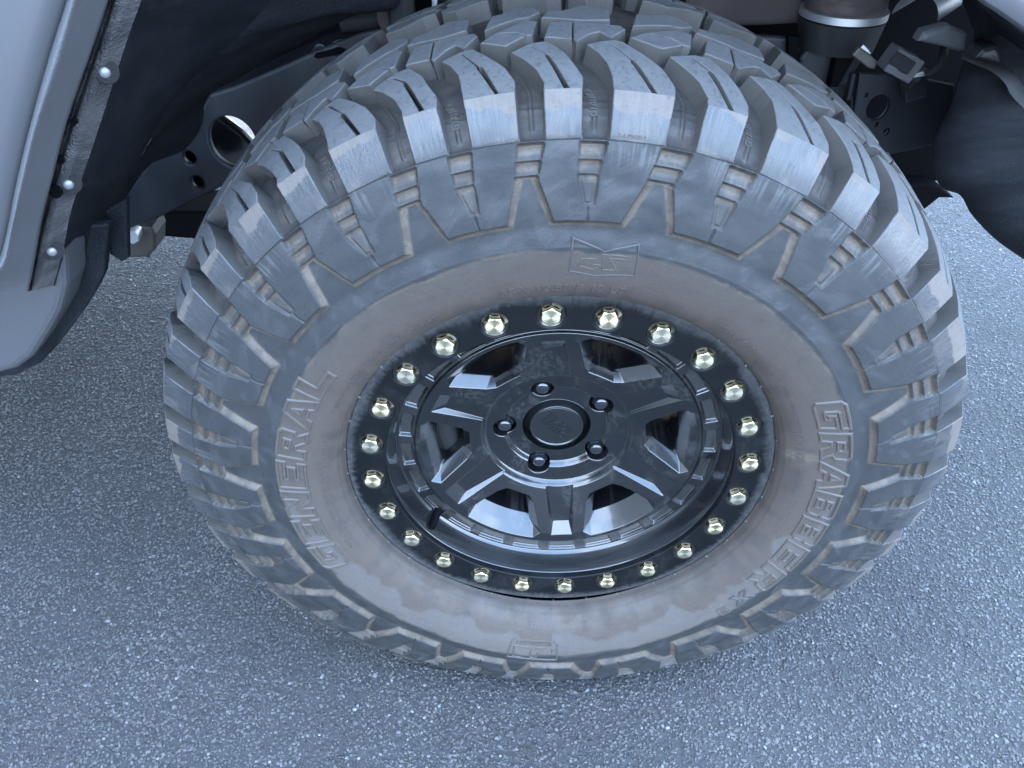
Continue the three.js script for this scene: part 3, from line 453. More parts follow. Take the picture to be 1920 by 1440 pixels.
{ // beadlock ring: rounded edges and a dished counterbore round every bolt
  const NR = 92, NTt = 1600, P = [], C = [], I = [], U = [];
  const rows = []; for (let j = 0; j <= NR; j++) rows.push(mix(191.3, 234.2, j / NR));
  const zr = (r, th) => {
    let z = -6; const ei = r - 191.3, eo = 234.2 - r; if (ei < 1.6) z -= 1.6 - Math.sqrt(Math.max(0, 1.6 * 1.6 - (1.6 - ei) * (1.6 - ei))); if (eo < 1.8) z -= 1.8 - Math.sqrt(Math.max(0, 1.8 * 1.8 - (1.8 - eo) * (1.8 - eo)));
    let q = (94.19 - th) / 15; q = (q - Math.round(q)) * 15 * DEG; const d = Math.hypot(r * Math.cos(q) - 208, r * Math.sin(q)); if (d < 15.9) { const t = cl((15.9 - d) / 4.2); z -= 6.3 * (t < 1 ? 1 - Math.sqrt(1 - t * t) : 1) * 0.9 + (d < 11.7 ? 0.5 : 0); }
    return z;
  };
  const add = (r, z, th) => {
    const x = r * Math.cos(th * DEG), y = r * Math.sin(th * DEG); P.push(x / 1000, y / 1000, z / 1000); U.push(x / 100, y / 100);
    const a = th * DEG * 220, fr = noise(a * 0.55, r * 0.12, 3), fr2 = noise(a * 1.3, r * 0.25, 5), big = noise(a * 0.03, 5, 2), up = y / r;
    const edge = ss(229 - 9 * big - 5 * fr - 2 * fr2 - (up > 0.1 ? 2.5 * up : 0), 233.8 - 3.2 * fr, r) * (0.55 + 0.45 * noise(a * 0.2, r * 0.4, 8)), smear = ss(0.5, 0.75, fbm(x * 0.03, y * 0.03, 7)) * (0.2 + 0.8 * noise(x * 0.5 + 3 * noise(y * .05, x * .05), y * 0.16, 9));
    const k = cl(edge * 0.9 + smear * 0.14), f = noise(x * 1.5, y * 1.5, 4), v = 0.065 * k * (0.5 + 0.7 * f); C.push(0.0035 + v, 0.004 + v, 0.005 + v);
  };
  const rim = [[191.3, -13.6], ...rows.map(r => [r, null]), [234.2, -13]];
  rim.forEach(([r, z]) => { for (let i = 0; i <= NTt; i++) { const th = 360 * i / NTt; add(r, z ?? zr(r, th), th); } });
  for (let j = 0; j < rim.length - 1; j++) for (let i = 0; i < NTt; i++) { const a = j * (NTt + 1) + i, b = a + NTt + 1; I.push(a, b, a + 1, a + 1, b, b + 1); }
  const g = new THREE.BufferGeometry(); g.setAttribute('position', new THREE.Float32BufferAttribute(P, 3)); g.setAttribute('color', new THREE.Float32BufferAttribute(C, 3)); g.setAttribute('uv', new THREE.Float32BufferAttribute(U, 2)); g.setIndex(I); g.computeVertexNormals();
  mesh('beadlock_ring', g, new THREE.MeshPhysicalMaterial({ vertexColors: true, roughness: 0.42, specularIntensity: 0.4, bumpMap: rep(grainTex, 4, 4), bumpScale: 0.0002, side: THREE.DoubleSide }), wheel);
}
{ // hex bolts with turned gold heads
  const n = 60, pos = [], uv = [], ra = 0.00915, hexR = p => ra / Math.cos(((p % (Math.PI / 3)) + Math.PI / 3) % (Math.PI / 3) - Math.PI / 6), cr = 0.0094, side = [], suv = [];
  for (let i = 0; i < n; i++) {
    const a = i / n * Math.PI * 2, b = (i + 1) / n * Math.PI * 2, pt = (ph, r, z) => [r * Math.cos(ph), r * Math.sin(ph), z], top = ph => -0.0004 - Math.max(0, hexR(ph) - cr + 0.0004) * 0.55;
    const T = [0, 0, 0.0003]; const A = pt(a, cr - 0.0006, 0), B = pt(b, cr - 0.0006, 0), C = pt(a, hexR(a), top(a)), D = pt(b, hexR(b), top(b)), E = pt(a, hexR(a), -0.012), F = pt(b, hexR(b), -0.012);
    pos.push(...T, ...A, ...B); uv.push((i + .5) / n, 0, i / n, 1, (i + 1) / n, 1);
    side.push(...A, ...C, ...D, ...A, ...D, ...B, ...C, ...E, ...F, ...C, ...F, ...D); for (let k = 0; k < 12; k++) suv.push(i / n, 1);
  }
  const g0 = new THREE.BufferGeometry(); g0.setAttribute('position', new THREE.Float32BufferAttribute(pos, 3)); g0.setAttribute('uv', new THREE.Float32BufferAttribute(uv, 2)); g0.computeVertexNormals();
  const g1 = new THREE.BufferGeometry(); g1.setAttribute('position', new THREE.Float32BufferAttribute(side, 3)); g1.setAttribute('uv', new THREE.Float32BufferAttribute(suv, 2)); const g1n = toCreasedNormals(g1, 0.3);
  const golds = [[0.86, 0.76, 0.52, 0.34], [0.80, 0.68, 0.44, 0.40], [0.88, 0.80, 0.60, 0.30]].map(([r, g, b, q]) => { const m = M.gold.clone(); m.color.setRGB(r, g, b); m.roughness = q; return m; });
  const geo = mergeGeometries([g0, g1n], true), washer = lathe([[0.0098, -0.0089], [0.0146, -0.0067], [0.0151, -0.00665], [0.0154, -0.0070], [0.0156, -0.0085]].reverse(), 56);
  for (let k = 0; k < 24; k++) {
    const a = 1.64400 - k * Math.PI / 12; const b = mesh('beadlock_bolt', geo, [golds[(k * 7 + (k >> 2)) % 3], M.goldSide], wheel); b.position.set(0.208 * Math.cos(a), 0.208 * Math.sin(a), -0.0018); b.rotation.set((rnd() - .5) * 0.05, (rnd() - .5) * 0.05, rnd() * 1.05); b.scale.set(0.96, 0.96, 1); mesh('washer', washer, M.satinPlain, wheel).position.set(b.position.x, b.position.y, 0);
  }
}
{ // lug nuts, centre cap with its raised name, valve
  const prof = [[0, 0.0], [0.0035, -0.0003], [0.0058, -0.0012], [0.0066, -0.0028], [0.0068, -0.008]].map(([r, z]) => [r, z]);
  const dome = lathe(prof.slice().reverse(), 24); const hex = new THREE.CylinderGeometry(0.0092, 0.0098, 0.02, 6); hex.rotateX(Math.PI / 2); hex.translate(0, 0, -0.0185); const tip = new THREE.CylinderGeometry(0.0068, 0.0092, 0.004, 6); tip.rotateX(Math.PI / 2); tip.translate(0, 0, -0.0067);
  const nut = mergeGeometries([dome.toNonIndexed(), toCreasedNormals(hex, 0.3).index ? toCreasedNormals(hex, 0.3).toNonIndexed() : toCreasedNormals(hex, 0.3), toCreasedNormals(tip, 0.3).index ? toCreasedNormals(tip, 0.3).toNonIndexed() : toCreasedNormals(tip, 0.3)]);
  for (const a of NUTS) { const m = mesh('lug_nut', nut, M.blackChrome, wheel); m.position.set(0.0614 * Math.cos(a * DEG), 0.0614 * Math.sin(a * DEG), -0.0765); m.rotation.z = rnd(); m.scale.set(1.22, 1.22, 1.1); }
  const cap = lathe([[0, -0.0795], [0.0275, -0.0795], [0.0278, -0.0802], [0.0288, -0.0802], [0.0292, -0.0792], [0.0305, -0.0788], [0.0316, -0.0795], [0.0322, -0.082], [0.0375, -0.093], [0.0408, -0.0955]].reverse(), 10 * 8);
  mesh('centre_cap', cap, M.gloss, wheel); mesh('cap_bore', lathe([[0.0402, -0.0818], [0.0412, -0.0825], [0.0412, -0.1]], 80), M.satinPlain, wheel);
  const line = new THREE.BoxGeometry(0.046, 0.0007, 0.0012); line.translate(0.0, 0.0105, -0.0794); line.rotateZ(-47 * DEG);
  mesh('cap_line', line, M.gloss, wheel);
  for (const [t, y] of [['BLACK', 0.0018], ['RHINO', -0.0082]]) {
    const g = flatText(t, 8.4, (x, yy, z) => new THREE.Vector3(x / 1000, yy / 1000, z / 1000), 1.4); g.computeBoundingBox(); const bb = g.boundingBox; g.scale(0.038 / (bb.max.x - bb.min.x), 0.9, 1); g.computeBoundingBox(); g.translate(-(g.boundingBox.max.x + g.boundingBox.min.x) / 2, y, -0.0793); g.rotateZ(-47 * DEG); mesh('raised_name', g, Object.assign(M.gloss, { side: THREE.DoubleSide }), wheel);
  }
  const va = -142.5 * DEG, vs = new THREE.CylinderGeometry(0.0037, 0.0052, 0.022, 20); vs.rotateX(Math.PI / 2); const vc = new THREE.CylinderGeometry(0.0042, 0.0042, 0.008, 12); vc.rotateX(Math.PI / 2); vc.translate(0, 0, 0.011);
  const g = mergeGeometries([vs, vc]); g.rotateX(0.35); g.rotateZ(va + Math.PI / 2); g.translate(0.1835 * Math.cos(va), 0.1835 * Math.sin(va), -0.035); mesh('valve_stem', g, M.black, wheel);
}
// ---------------------------------------------------------------- body, wheel arch and chassis round the wheel
function loft(lines, n = 28) {                          // smooth surface through rows of points, rows of equal meaning
  const R = lines.map(L => new THREE.CatmullRomCurve3(L, false, 'centripetal').getPoints(n)), P = [], U = [], I = [];
  let acc = 0; R.forEach((r, j) => { if (j) acc += r[n >> 1].distanceTo(R[j - 1][n >> 1]); r.forEach((p, i) => { P.push(p.x, p.y, p.z); U.push(i / n * 1.2, acc * 2); }); });
  for (let j = 0; j < R.length - 1; j++) for (let i = 0; i < n; i++) { const a = j * (n + 1) + i, b = a + n + 1; I.push(a, b, a + 1, a + 1, b, b + 1); }
  const g = new THREE.BufferGeometry(); g.setAttribute('position', new THREE.Float32BufferAttribute(P, 3)); g.setAttribute('uv', new THREE.Float32BufferAttribute(U, 2)); g.setIndex(I); g.computeVertexNormals(); return g;
}
function plate(px, z, depth, bevel = 0.003, holes = []) { // outline in pixels at depth z, thickness away from the viewer
  const pts = px.map(([x, y]) => at(x, y, z)), s = new THREE.Shape(pts.map(p => new THREE.Vector2(p.x, p.y)));
  for (const [x, y, r, el = 1] of holes) { const c = at(x, y, z), k = r * c.distanceTo(new THREE.Vector3(-0.04537, 0.62108, 0.6026)) / 1463, h = new THREE.Path(); h.absellipse(c.x, c.y, k * el, k * 1.15, 0, Math.PI * 2, true, 0); s.holes.push(h); }
  const g = new THREE.ExtrudeGeometry(s, { depth: depth - 2 * bevel, bevelEnabled: bevel > 0, bevelThickness: bevel, bevelSize: bevel, bevelOffset: -bevel, bevelSegments: 3, curveSegments: 24 }); g.translate(0, 0, z - depth + bevel); return g;
}
const rod = (a, b, r, n = 20) => { const d = b.clone().sub(a), g = new THREE.CylinderGeometry(r, r, d.length(), n); g.translate(0, d.length() / 2, 0); g.applyQuaternion(new THREE.Quaternion().setFromUnitVectors(new THREE.Vector3(0, 1, 0), d.normalize())); g.translate(a.x, a.y, a.z); return g; };
for (const k of ['paint', 'plastic', 'plasticGrey', 'dustyPlastic', 'liner', 'frame', 'black', 'brownDust', 'alu', 'steel']) M[k].side = THREE.DoubleSide;
const rowPts = (L, z) => L.map(([x, y]) => at(x, y, z));
{ // fender flare at the left: painted face, bead, grey inner band, gap, dusty flange with rivets, then the liner
  const L1 = [[155, -110], [125, 0], [94, 98], [52, 250], [27, 358], [12, 437], [-4, 490], [-40, 535]], L2 = [[176, -110], [146, 0], [117, 104], [69, 250], [45, 350], [27, 427], [10, 500], [-35, 552]];
  const L3 = [[228, -110], [201, 0], [178, 70], [123, 229], [100, 320], [76, 415], [60, 505], [52, 546]], L4 = [[240, -110], [217, 0], [192, 80], [138, 240], [108, 340], [86, 420], [68, 505], [60, 545]], L5 = [[290, -110], [265, 0], [244, 58], [180, 256], [154, 333], [133, 396], [118, 470], [100, 535]];
  const far = L1.map(([x, y], i) => [x - 330 - 0 * i, y + 20]);
  V('fender_flare', loft([rowPts(far, 0.0), rowPts(L1.map(([x, y]) => [x - 160, y + 8]), 0.045), rowPts(L1.map(([x, y]) => [x - 50, y + 3]), 0.052), rowPts(L1.map(([x, y]) => [x - 10, y]), 0.047), rowPts(L1, 0.043)]), M.paint, 'pale grey painted flare behind the wheel');
  V('flare_lip', loft([rowPts(L1, 0.043), rowPts(L1.map(([x, y], i) => [mix(x, L2[i][0], 0.35), mix(y, L2[i][1], 0.35)]), 0.052), rowPts(L1.map(([x, y], i) => [mix(x, L2[i][0], 0.8), mix(y, L2[i][1], 0.8)]), 0.052), rowPts(L2, 0.046), rowPts(L3.map(([x, y]) => [x - 4, y]), 0.018), rowPts(L3, 0.014), rowPts(L3.map(([x, y]) => [x + 2, y]), 0.0)]), M.plasticGrey, 'grey plastic lip of the flare');
  V('flare_flange', loft([rowPts(L3.map(([x, y]) => [x - 1, y]), -0.004), rowPts(L3.map(([x, y]) => [x + 3, y]), -0.024), rowPts(L4.map(([x, y]) => [x - 4, y]), -0.022), rowPts(L4, -0.012), rowPts(L4.map(([x, y], i) => [mix(x, L5[i][0], 0.5), mix(y, L5[i][1], 0.5)]), -0.020), rowPts(L5, -0.028)]), M.dustyPlastic, 'dusty black flange with silver rivets');
  const top = [[820, -420], [740, -200], [745, 15], [690, 20], [600, 60], [520, 105], [440, 150], [395, 170], [378, 190], [374, 240], [343, 283], [290, 300], [236, 368], [205, 430], [198, 500]];
  V('wheel_arch_liner', loft([rowPts(L5, -0.028), rowPts(L5.map(([x, y]) => [x + 6, y + 3]), -0.045), rowPts(L5.map(([x, y], i) => [x + 60 + 3 * (8 - i), y - 4]), -0.12), rowPts([[760, -300], [560, -60], [455, 60], [330, 180], [275, 275], [228, 350], [198, 430], [180, 520]], -0.24)].map(r => r)), M.liner);
  const upper = top.map(([x, y]) => at(x, y, -0.34)), A = new THREE.CatmullRomCurve3(rowPts([[760, -300], [560, -60], [455, 60], [330, 180], [275, 275], [228, 350], [198, 430], [180, 520]], -0.24), false, 'centripetal').getPoints(60), B = new THREE.CatmullRomCurve3(upper, false, 'centripetal', 0.1).getSpacedPoints(60);
  V('wheel_arch_liner', loft([A, A.map((p, i) => p.clone().lerp(B[i], 0.6).add(new THREE.Vector3(0, 0.006, 0))), B, B.map(p => p.clone().add(new THREE.Vector3(0, 0.0, -0.012)))], 60), M.liner);
  const riv = new THREE.SphereGeometry(0.0044, 20, 12, 0, Math.PI * 2, 0, Math.PI / 2); riv.scale(1, 0.55, 1); riv.rotateX(Math.PI / 2);
  for (const [x, y] of [[196, 136], [128, 346], [97, 472]]) { const p = at(x, y, -0.018), g = riv.clone(); g.rotateY(0.5); g.translate(p.x, p.y, p.z); V('rivet', g, M.alu); const w = new THREE.CylinderGeometry(0.0085, 0.0095, 0.0012, 24); w.rotateX(Math.PI / 2); w.rotateY(0.5); w.translate(p.x + 0.001, p.y, p.z - 0.001); V('rivet_pad', w, M.dustyPlastic); }
  for (const [x, y, r] of [[104, 359, 0.0055], [112, 300, 0.0035], [139, 228, 0.0025]]) { const p = at(x, y, -0.009), g = new THREE.CylinderGeometry(r, r, 0.004, 16); g.rotateX(Math.PI / 2); g.translate(p.x, p.y, p.z); V('clip_hole', g, M.black); }
  const rk = plate([[-420, 470], [120, 470], [124, 540], [112, 585], [92, 622], [60, 672], [30, 694], [0, 702], [-60, 712], [-420, 725]], -0.035, 0.05, 0.008); V('rocker_panel', rk, M.paint, 'pale grey painted sill below the flare');
  V('splash_guard', plate([[60, 430], [205, 420], [197, 480], [196, 512], [176, 552], [150, 592], [110, 645], [75, 682], [30, 704], [-120, 722], [-120, 470]], -0.09, 0.012, 0.003), M.liner);
  V('splash_guard', plate([[196, 395], [237, 372], [240, 485], [228, 492], [205, 478], [200, 430]], -0.12, 0.01, 0.003), M.liner);
}
{ // chassis rail behind the tyre, its holes, the beam and bracket behind it
  const rail = [[232, 365], [235, 432], [300, 408], [430, 344], [640, 250], [900, 240], [1200, 250], [1500, 268], [1600, 250], [1600, 78], [1500, 72], [1340, 62], [1100, 52], [900, 48], [740, 50], [690, 58], [600, 92], [520, 128], [440, 162], [392, 177], [372, 215], [343, 272], [303, 290], [285, 298], [262, 327]];
  V('frame_rail', plate(rail, -0.40, 0.012, 0.004, [[437, 268, 39], [355, 297, 10], [370, 343, 10], [250, 397, 10, 1.1], [597, 102, 6, 1], [630, 96, 6, 1]]), M.frame);
  V('frame_rail_top', plate([[262, 327], [285, 298], [303, 290], [343, 272], [372, 215], [392, 177], [440, 162], [520, 128], [600, 92], [690, 58], [740, 50], [900, 48], [1100, 52], [1340, 62], [1340, 80], [1100, 70], [900, 66], [740, 68], [690, 76], [600, 110], [520, 146], [440, 180], [400, 195], [380, 225], [350, 285], [300, 305], [262, 340]], -0.413, 0.07, 0.003), M.frame);
  V('underbody_shield', plate([[370, 190], [428, 232], [452, 250], [482, 280], [482, 340], [370, 340]], -0.52, 0.02, 0.006), M.gloss);
  V('exhaust_pipe', rod(at(330, 190, -0.56), at(500, 330, -0.56), 0.034, 32), M.gloss);
  V('rail_inner_web', plate([[330, 300], [350, 280], [395, 312], [400, 360], [365, 372], [335, 350]], -0.44, 0.006, 0.001), M.black);
  V('underbody_panel', plate([[240, -300], [1000, -300], [1000, 56], [740, 58], [690, 66], [600, 100], [520, 136], [440, 170], [398, 188], [372, 230], [330, 262], [240, 262]], -0.50, 0.02, 0.003), M.black);
  const slot = plate([[588, 106], [592, 100], [642, 90], [648, 94], [644, 100], [594, 111]], -0.397, 0.004, 0.001); V('rail_slot', slot, M.black);
  V('cross_beam', plate([[255, 455], [300, 398], [500, 398], [500, 460], [300, 444]], -0.72, 0.10, 0.006), M.black);
  const br = plate([[225, 424], [284, 426], [291, 440], [290, 470], [276, 484], [228, 485]], -0.44, 0.05, 0.006); V('control_arm_bracket', br, M.tan);
  const bp = at(250, 438, -0.43), bb = new THREE.CylinderGeometry(0.012, 0.012, 0.02, 6); bb.rotateX(Math.PI / 2); bb.translate(bp.x, bp.y, bp.z); V('bracket_bolt', bb, M.steel);
  const wp = at(735, 69, -0.385), wg = new THREE.CylinderGeometry(0.0115, 0.0115, 0.004, 28); wg.rotateX(Math.PI / 2); const wh = new THREE.CylinderGeometry(0.006, 0.006, 0.008, 6); wh.rotateX(Math.PI / 2); wh.translate(0, 0, 0.004); const wgg = mergeGeometries([wg, wh]); wgg.rotateX(-0.3); wgg.translate(wp.x, wp.y, wp.z + 0.004); V('body_bolt', wgg, M.steel);
}
{ // shock absorber, brake hose and the dark inner wing above the tyre
  const c = document.createElement('canvas'); c.width = 512; c.height = 512; const x = c.getContext('2d'); x.fillStyle = '#d3d8da'; x.fillRect(0, 0, 512, 512); x.fillStyle = '#11151a'; x.beginPath(); x.moveTo(300, 512); x.bezierCurveTo(300, 440, 340, 430, 370, 455); x.bezierCurveTo(420, 500, 470, 450, 440, 400); x.lineTo(512, 380); x.lineTo(512, 512); x.fill(); x.fillRect(170, 250, 26, 262); x.beginPath(); x.moveTo(196, 512); x.lineTo(240, 430); x.lineTo(236, 512); x.fill();
  const t = new THREE.CanvasTexture(c); t.colorSpace = THREE.SRGBColorSpace; const a = at(860, 85, -0.36), b = a.clone().add(new THREE.Vector3(0.012, 0.42, -0.03));
  V('shock_absorber', rod(a, b, 0.03, 40), new THREE.MeshStandardMaterial({ map: t, roughness: 0.35, metalness: 0.3 }), 'silver shock absorber with black marking');
  V('sway_bar_link', rod(at(757, 70, -0.37), at(757, 70, -0.37).add(new THREE.Vector3(0, 0.4, -0.02)), 0.016), M.plastic);
  V('brake_hose', rod(at(888, 40, -0.40), at(892, 40, -0.40).add(new THREE.Vector3(0.01, 0.3, -0.02)), 0.008), M.alu);
  const strap = plate([[704, -60], [722, -60], [728, 30], [742, 60], [724, 72], [706, 40]], -0.375, 0.006, 0.0015); V('wiring_strap', strap, M.brownDust);
  const bar2 = rod(at(640, 44, -0.43), at(735, 34, -0.43), 0.011); V('brake_line', bar2, M.plastic);
  const inner = new THREE.BoxGeometry(1.5, 0.62, 0.02); inner.translate(0.02, 0.66, -0.66); V('inner_wing', inner, M.liner);
  const roof = new RoundedBoxGeometry(1.25, 0.03, 0.72, 2, 0.01); roof.translate(0.0, 0.69, -0.33); V('wheel_arch_roof', roof, M.liner);
  const box = plate([[1180, -200], [1186, 28], [1270, 34], [1335, 52], [1420, 50], [1500, 46], [1512, -20], [1530, -200]], -0.43, 0.12, 0.008); V('spring_tower', box, M.brownDust, 'mud-stained brown spring tower above the tyre');
  V('spring_tower_seam', plate([[1268, -120], [1280, -120], [1288, 24], [1276, 26]], -0.424, 0.01, 0.002), M.black);
}
{ // bump stop cup with its pale ring, brackets, hole plate, wiring plug and mounts in front of the tyre
  const top = at(1582, 22, -0.40), mk = (r0, r1, y0, y1, n = 40) => { const g = new THREE.CylinderGeometry(r0, r1, y1 - y0, n); g.translate(top.x, top.y + (y0 + y1) / 2, top.z); return g; };
  V('bump_stop', mk(0.044, 0.047, 0.004, 0.12), M.brownDust, 'brown rubber bump stop above a pale ring');
  V('bump_stop_ring', mk(0.0505, 0.0505, -0.004, 0.004, 64), M.steel, 'pale metal ring');
  V('bump_stop_cup', mk(0.050, 0.044, -0.040, -0.006), M.plastic);
  const bt = at(1565, 60, -0.375); V('cup_bolt', rod(bt, bt.clone().add(new THREE.Vector3(0, 0.024, 0)), 0.006, 6), M.steel);
  V('bump_stop_bracket', plate([[1490, 250], [1500, 110], [1530, 70], [1600, 66], [1640, 60], [1618, 110], [1590, 160], [1572, 165], [1560, 240]], -0.385, 0.02, 0.004), M.frame);
  V('bracket_rib', plate([[1556, 165], [1575, 78], [1596, 82], [1612, 90], [1598, 120], [1572, 164]], -0.365, 0.018, 0.003), M.black);
  V('rail_rib', plate([[1478, 66], [1500, 70], [1492, 220], [1476, 214]], -0.388, 0.012, 0.003), M.black);
  V('hole_plate', plate([[1592, 262], [1612, 138], [1700, 142], [1790, 160], [1790, 260], [1720, 280], [1668, 290], [1640, 310]], -0.36, 0.008, 0.002, [[1646, 202, 21, 1.0], [1624, 178, 6], [1643, 233, 6], [1662, 247, 8]]), M.frame);
  V('plate_clip', plate([[1588, 182], [1598, 140], [1606, 138], [1600, 178], [1596, 190], [1586, 190]], -0.352, 0.012, 0.003), M.frame);
  V('back_panel', plate([[980, -300], [2100, -300], [2000, 60], [1830, 200], [1790, 340], [1640, 340], [1500, 300], [1300, 160], [980, 120]], -0.56, 0.02, 0.002), M.black);
  // plug and wires
  const plug = (px, w, h, d, z, rz, name, mat) => { const p = at(px[0], px[1], z), g = new RoundedBoxGeometry(w, h, d, 2, 0.002); g.rotateZ(rz); g.translate(p.x, p.y, p.z); V(name, g, mat); };
  plug([1688, 118], 0.036, 0.026, 0.026, -0.30, -0.42, 'wiring_plug', M.plasticGrey); plug([1684, 113], 0.016, 0.014, 0.004, -0.286, -0.42, 'plug_latch', M.plastic); plug([1700, 124], 0.014, 0.015, 0.004, -0.286, -0.42, 'plug_latch', M.plastic); plug([1710, 130], 0.022, 0.017, 0.02, -0.302, -0.42, 'plug_boot', M.plastic);
  V('plug_bracket', plate([[1598, 104], [1612, 88], [1628, 100], [1646, 116], [1640, 130], [1628, 128]], -0.31, 0.006, 0.0015), M.tan);
  V('foil_tab', plate([[1614, 90], [1620, 84], [1628, 92], [1634, 102], [1628, 100]], -0.302, 0.003, 0.0008), M.steel);
  const wire = (px, r, mat) => V('wire', new THREE.TubeGeometry(new THREE.CatmullRomCurve3(px.map(([x, y, z]) => at(x, y, z))), 30, r, 8), mat);
  wire([[1716, 134, -0.302], [1740, 136, -0.30], [1758, 126, -0.30], [1768, 104, -0.31], [1772, 84, -0.33]], 0.0045, M.plastic); wire([[1716, 137, -0.30], [1722, 140, -0.295], [1712, 154, -0.30], [1700, 168, -0.32]], 0.003, M.plastic);
  plug([1722, 137], 0.010, 0.0025, 0.006, -0.292, 0.3, 'foil_tab', M.steel); plug([1722, 141], 0.012, 0.002, 0.006, -0.292, 0.2, 'foil_tab', M.steel);
  plug([1712, 160], 0.024, 0.028, 0.02, -0.32, 0.3, 'clip_block', M.blackChrome);
  // cast mounts catching the sky
  {
    const a = at(1704, 66, -0.315), b = at(1752, 34, -0.39), g = new THREE.CylinderGeometry(0.024, 0.024, a.distanceTo(b), 32, 1, true, Math.PI * 1.5, Math.PI); const d = b.clone().sub(a).normalize();
    g.rotateY(Math.PI); g.applyQuaternion(new THREE.Quaternion().setFromRotationMatrix(new THREE.Matrix4().makeBasis(new THREE.Vector3().crossVectors(d, new THREE.Vector3(0, 1, 0)).normalize().negate(), d, new THREE.Vector3().crossVectors(new THREE.Vector3().crossVectors(d, new THREE.Vector3(0, 1, 0)).normalize().negate(), d))));
    g.translate((a.x + b.x) / 2, (a.y + b.y) / 2 + 0.018, (a.z + b.z) / 2); V('cast_saddle', g, M.alu, 'bright cast saddle above the wiring plug');
  }
  V('mount_pad', plate([[1722, 79], [1734, 60], [1776, 49], [1784, 49], [1813, 62], [1818, 68], [1813, 97], [1800, 99], [1770, 89]], -0.27, 0.022, 0.006), M.plasticGrey);
  // plastic wheel-arch liner at the front with its moulded ledge
  const edge = [[1868, -20], [1840, 40], [1808, 110], [1798, 140], [1780, 200], [1752, 262], [1745, 300], [1766, 352], [1800, 366], [1820, 400], [1868, 450], [1925, 490]], mid = [[1910, -40], [1880, 60], [1838, 112], [1866, 128], [1892, 150], [1906, 220], [1900, 290], [1880, 350], [1890, 390], [1910, 430], [1930, 450], [1990, 495]];
  V('front_liner', loft([rowPts(edge, -0.235), rowPts(edge.map(([x, y]) => [x + 5, y - 2]), -0.215), rowPts(edge.map(([x, y]) => [x + 60, y - 6]), -0.195), rowPts(edge.map(([x, y]) => [x + 150, y - 14]), -0.185), rowPts(edge.map(([x, y]) => [x + 330, y - 30]), -0.18)], 60), M.liner);
  V('front_liner_return', loft([rowPts(edge, -0.235), rowPts(edge.map(([x, y]) => [x + 22, y - 10]), -0.30), rowPts(edge.map(([x, y]) => [x + 60, y - 30]), -0.38)], 60), M.black);
  V('liner_ledge', loft([[[1802, 110], [1830, 122], [1862, 136], [1884, 156], [1896, 178], [1925, 208]].map(([x, y]) => at(x, y, -0.165)), [[1804, 100], [1832, 112], [1868, 128], [1892, 146], [1906, 168], [1935, 196]].map(([x, y]) => at(x, y, -0.17)), [[1812, 98], [1840, 106], [1880, 122], [1905, 138], [1920, 158], [1950, 180]].map(([x, y]) => at(x, y, -0.19)), [[1812, 92], [1840, 100], [1884, 110], [1910, 124], [1930, 140], [1960, 160]].map(([x, y]) => at(x, y, -0.225))], 30), M.plastic);
  V('liner_upper', loft([[[1822, 112], [1832, 102], [1850, 108], [1890, 124], [1930, 150], [1980, 190]].map(([x, y]) => at(x, y, -0.21)), [[1824, 92], [1836, 66], [1860, 60], [1896, 82], [1940, 116], [1990, 150]].map(([x, y]) => at(x, y, -0.20)), [[1826, 60], [1830, 30], [1846, 24], [1880, 50], [1930, 84], [1990, 120]].map(([x, y]) => at(x, y, -0.14)), [[1760, -120], [1790, -60], [1826, -4], [1870, 30], [1925, 68], [1990, 112]].map(([x, y]) => at(x, y, -0.03))], 30), M.liner);
  V('liner_bump', plate([[1828, 112], [1846, 92], [1868, 86], [1876, 88], [1880, 96], [1880, 122]], -0.165, 0.03, 0.008), M.plastic);
  V('fender_flare', loft([[[1760, -90], [1800, -38], [1828, -4], [1870, 26], [1925, 64], [2000, 112]].map(([x, y]) => at(x, y, -0.03)), [[1775, -110], [1810, -58], [1838, -8], [1880, 22], [1935, 60], [2010, 108]].map(([x, y]) => at(x, y, 0.0)), [[1900, -190], [1920, -130], [1950, -80], [1990, -40], [2040, 0], [2100, 40]].map(([x, y]) => at(x, y, -0.02)), [[2100, -300], [2120, -230], [2150, -180], [2190, -140], [2240, -100], [2300, -60]].map(([x, y]) => at(x, y, -0.12))], 24), M.paint, 'pale grey painted flare ahead of the wheel');
  V('bumper_bracket', plate([[1700, 345], [1745, 345], [1765, 352], [1790, 372], [1762, 372], [1722, 404], [1700, 430], [1660, 380]], -0.52, 0.03, 0.005), M.black);
}
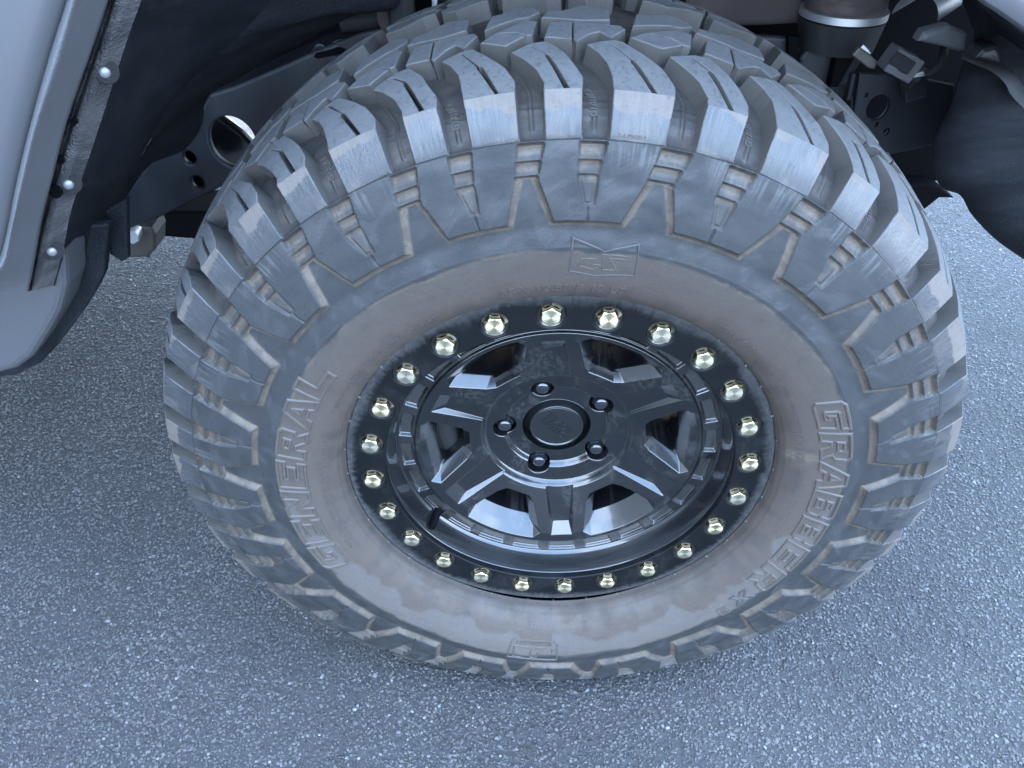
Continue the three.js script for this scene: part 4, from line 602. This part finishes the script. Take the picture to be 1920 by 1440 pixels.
{ // the rest of the vehicle, out of the frame: it stands between this side and the sun
  const side = (pts, z0, z1, bev = 0.02) => { const s = new THREE.Shape(pts.map(([x, y]) => new THREE.Vector2(x, y))), g = new THREE.ExtrudeGeometry(s, { depth: Math.abs(z1 - z0) - 2 * bev, bevelEnabled: true, bevelThickness: bev, bevelSize: bev, bevelOffset: -bev, bevelSegments: 3 }); g.translate(0, 0, Math.min(z0, z1) + bev); return g; };
  V('body_tub', side([[-0.72, 0.16], [-3.0, 0.12], [-3.1, 0.74], [-0.72, 0.74]], -0.12, -1.72), M.paint);
  V('cab_roof', side([[-0.95, 0.745], [-3.05, 0.745], [-3.0, 1.40], [-1.45, 1.43], [-1.25, 1.40]], -0.2, -1.64, 0.03), M.plastic);
  V('side_window', side([[-1.15, 0.80], [-1.95, 0.80], [-1.95, 1.30], [-1.42, 1.30]], -0.19, -0.20, 0.002), M.glass);
  V('windscreen', side([[-0.93, 0.76], [-0.955, 0.76], [-1.245, 1.39], [-1.22, 1.39]], -0.26, -1.58, 0.004), M.glass);
  V('hood', side([[-0.74, 0.42], [-0.74, 0.80], [-0.3, 0.82], [0.55, 0.76], [0.62, 0.70], [0.62, 0.42]], -0.36, -1.48, 0.03), M.paint);
  V('fender', side([[-0.50, 0.62], [-0.50, 0.70], [0.5, 0.70], [0.78, 0.56], [0.76, 0.54], [0.46, 0.66]], -0.02, -0.40, 0.01), M.paint);
  V('fender', side([[-0.50, 0.62], [-0.50, 0.70], [0.5, 0.70], [0.78, 0.56], [0.76, 0.54], [0.46, 0.66]], -1.44, -1.82, 0.01), M.paint);
  V('front_bumper', side([[0.84, 0.16], [0.84, 0.34], [1.0, 0.34], [1.02, 0.2], [0.98, 0.16]], -0.3, -1.54, 0.015), M.plastic);
  V('underbody', side([[-1.0, -0.03], [-3.0, -0.03], [-3.0, 0.13], [-1.0, 0.13]], -0.15, -1.69, 0.01), M.black);
  V('underbody', side([[-0.6, 0.28], [-0.6, 0.33], [0.6, 0.45], [0.6, 0.40]], -0.62, -1.6, 0.008), M.black);
}
renderer.render(scene, camera);
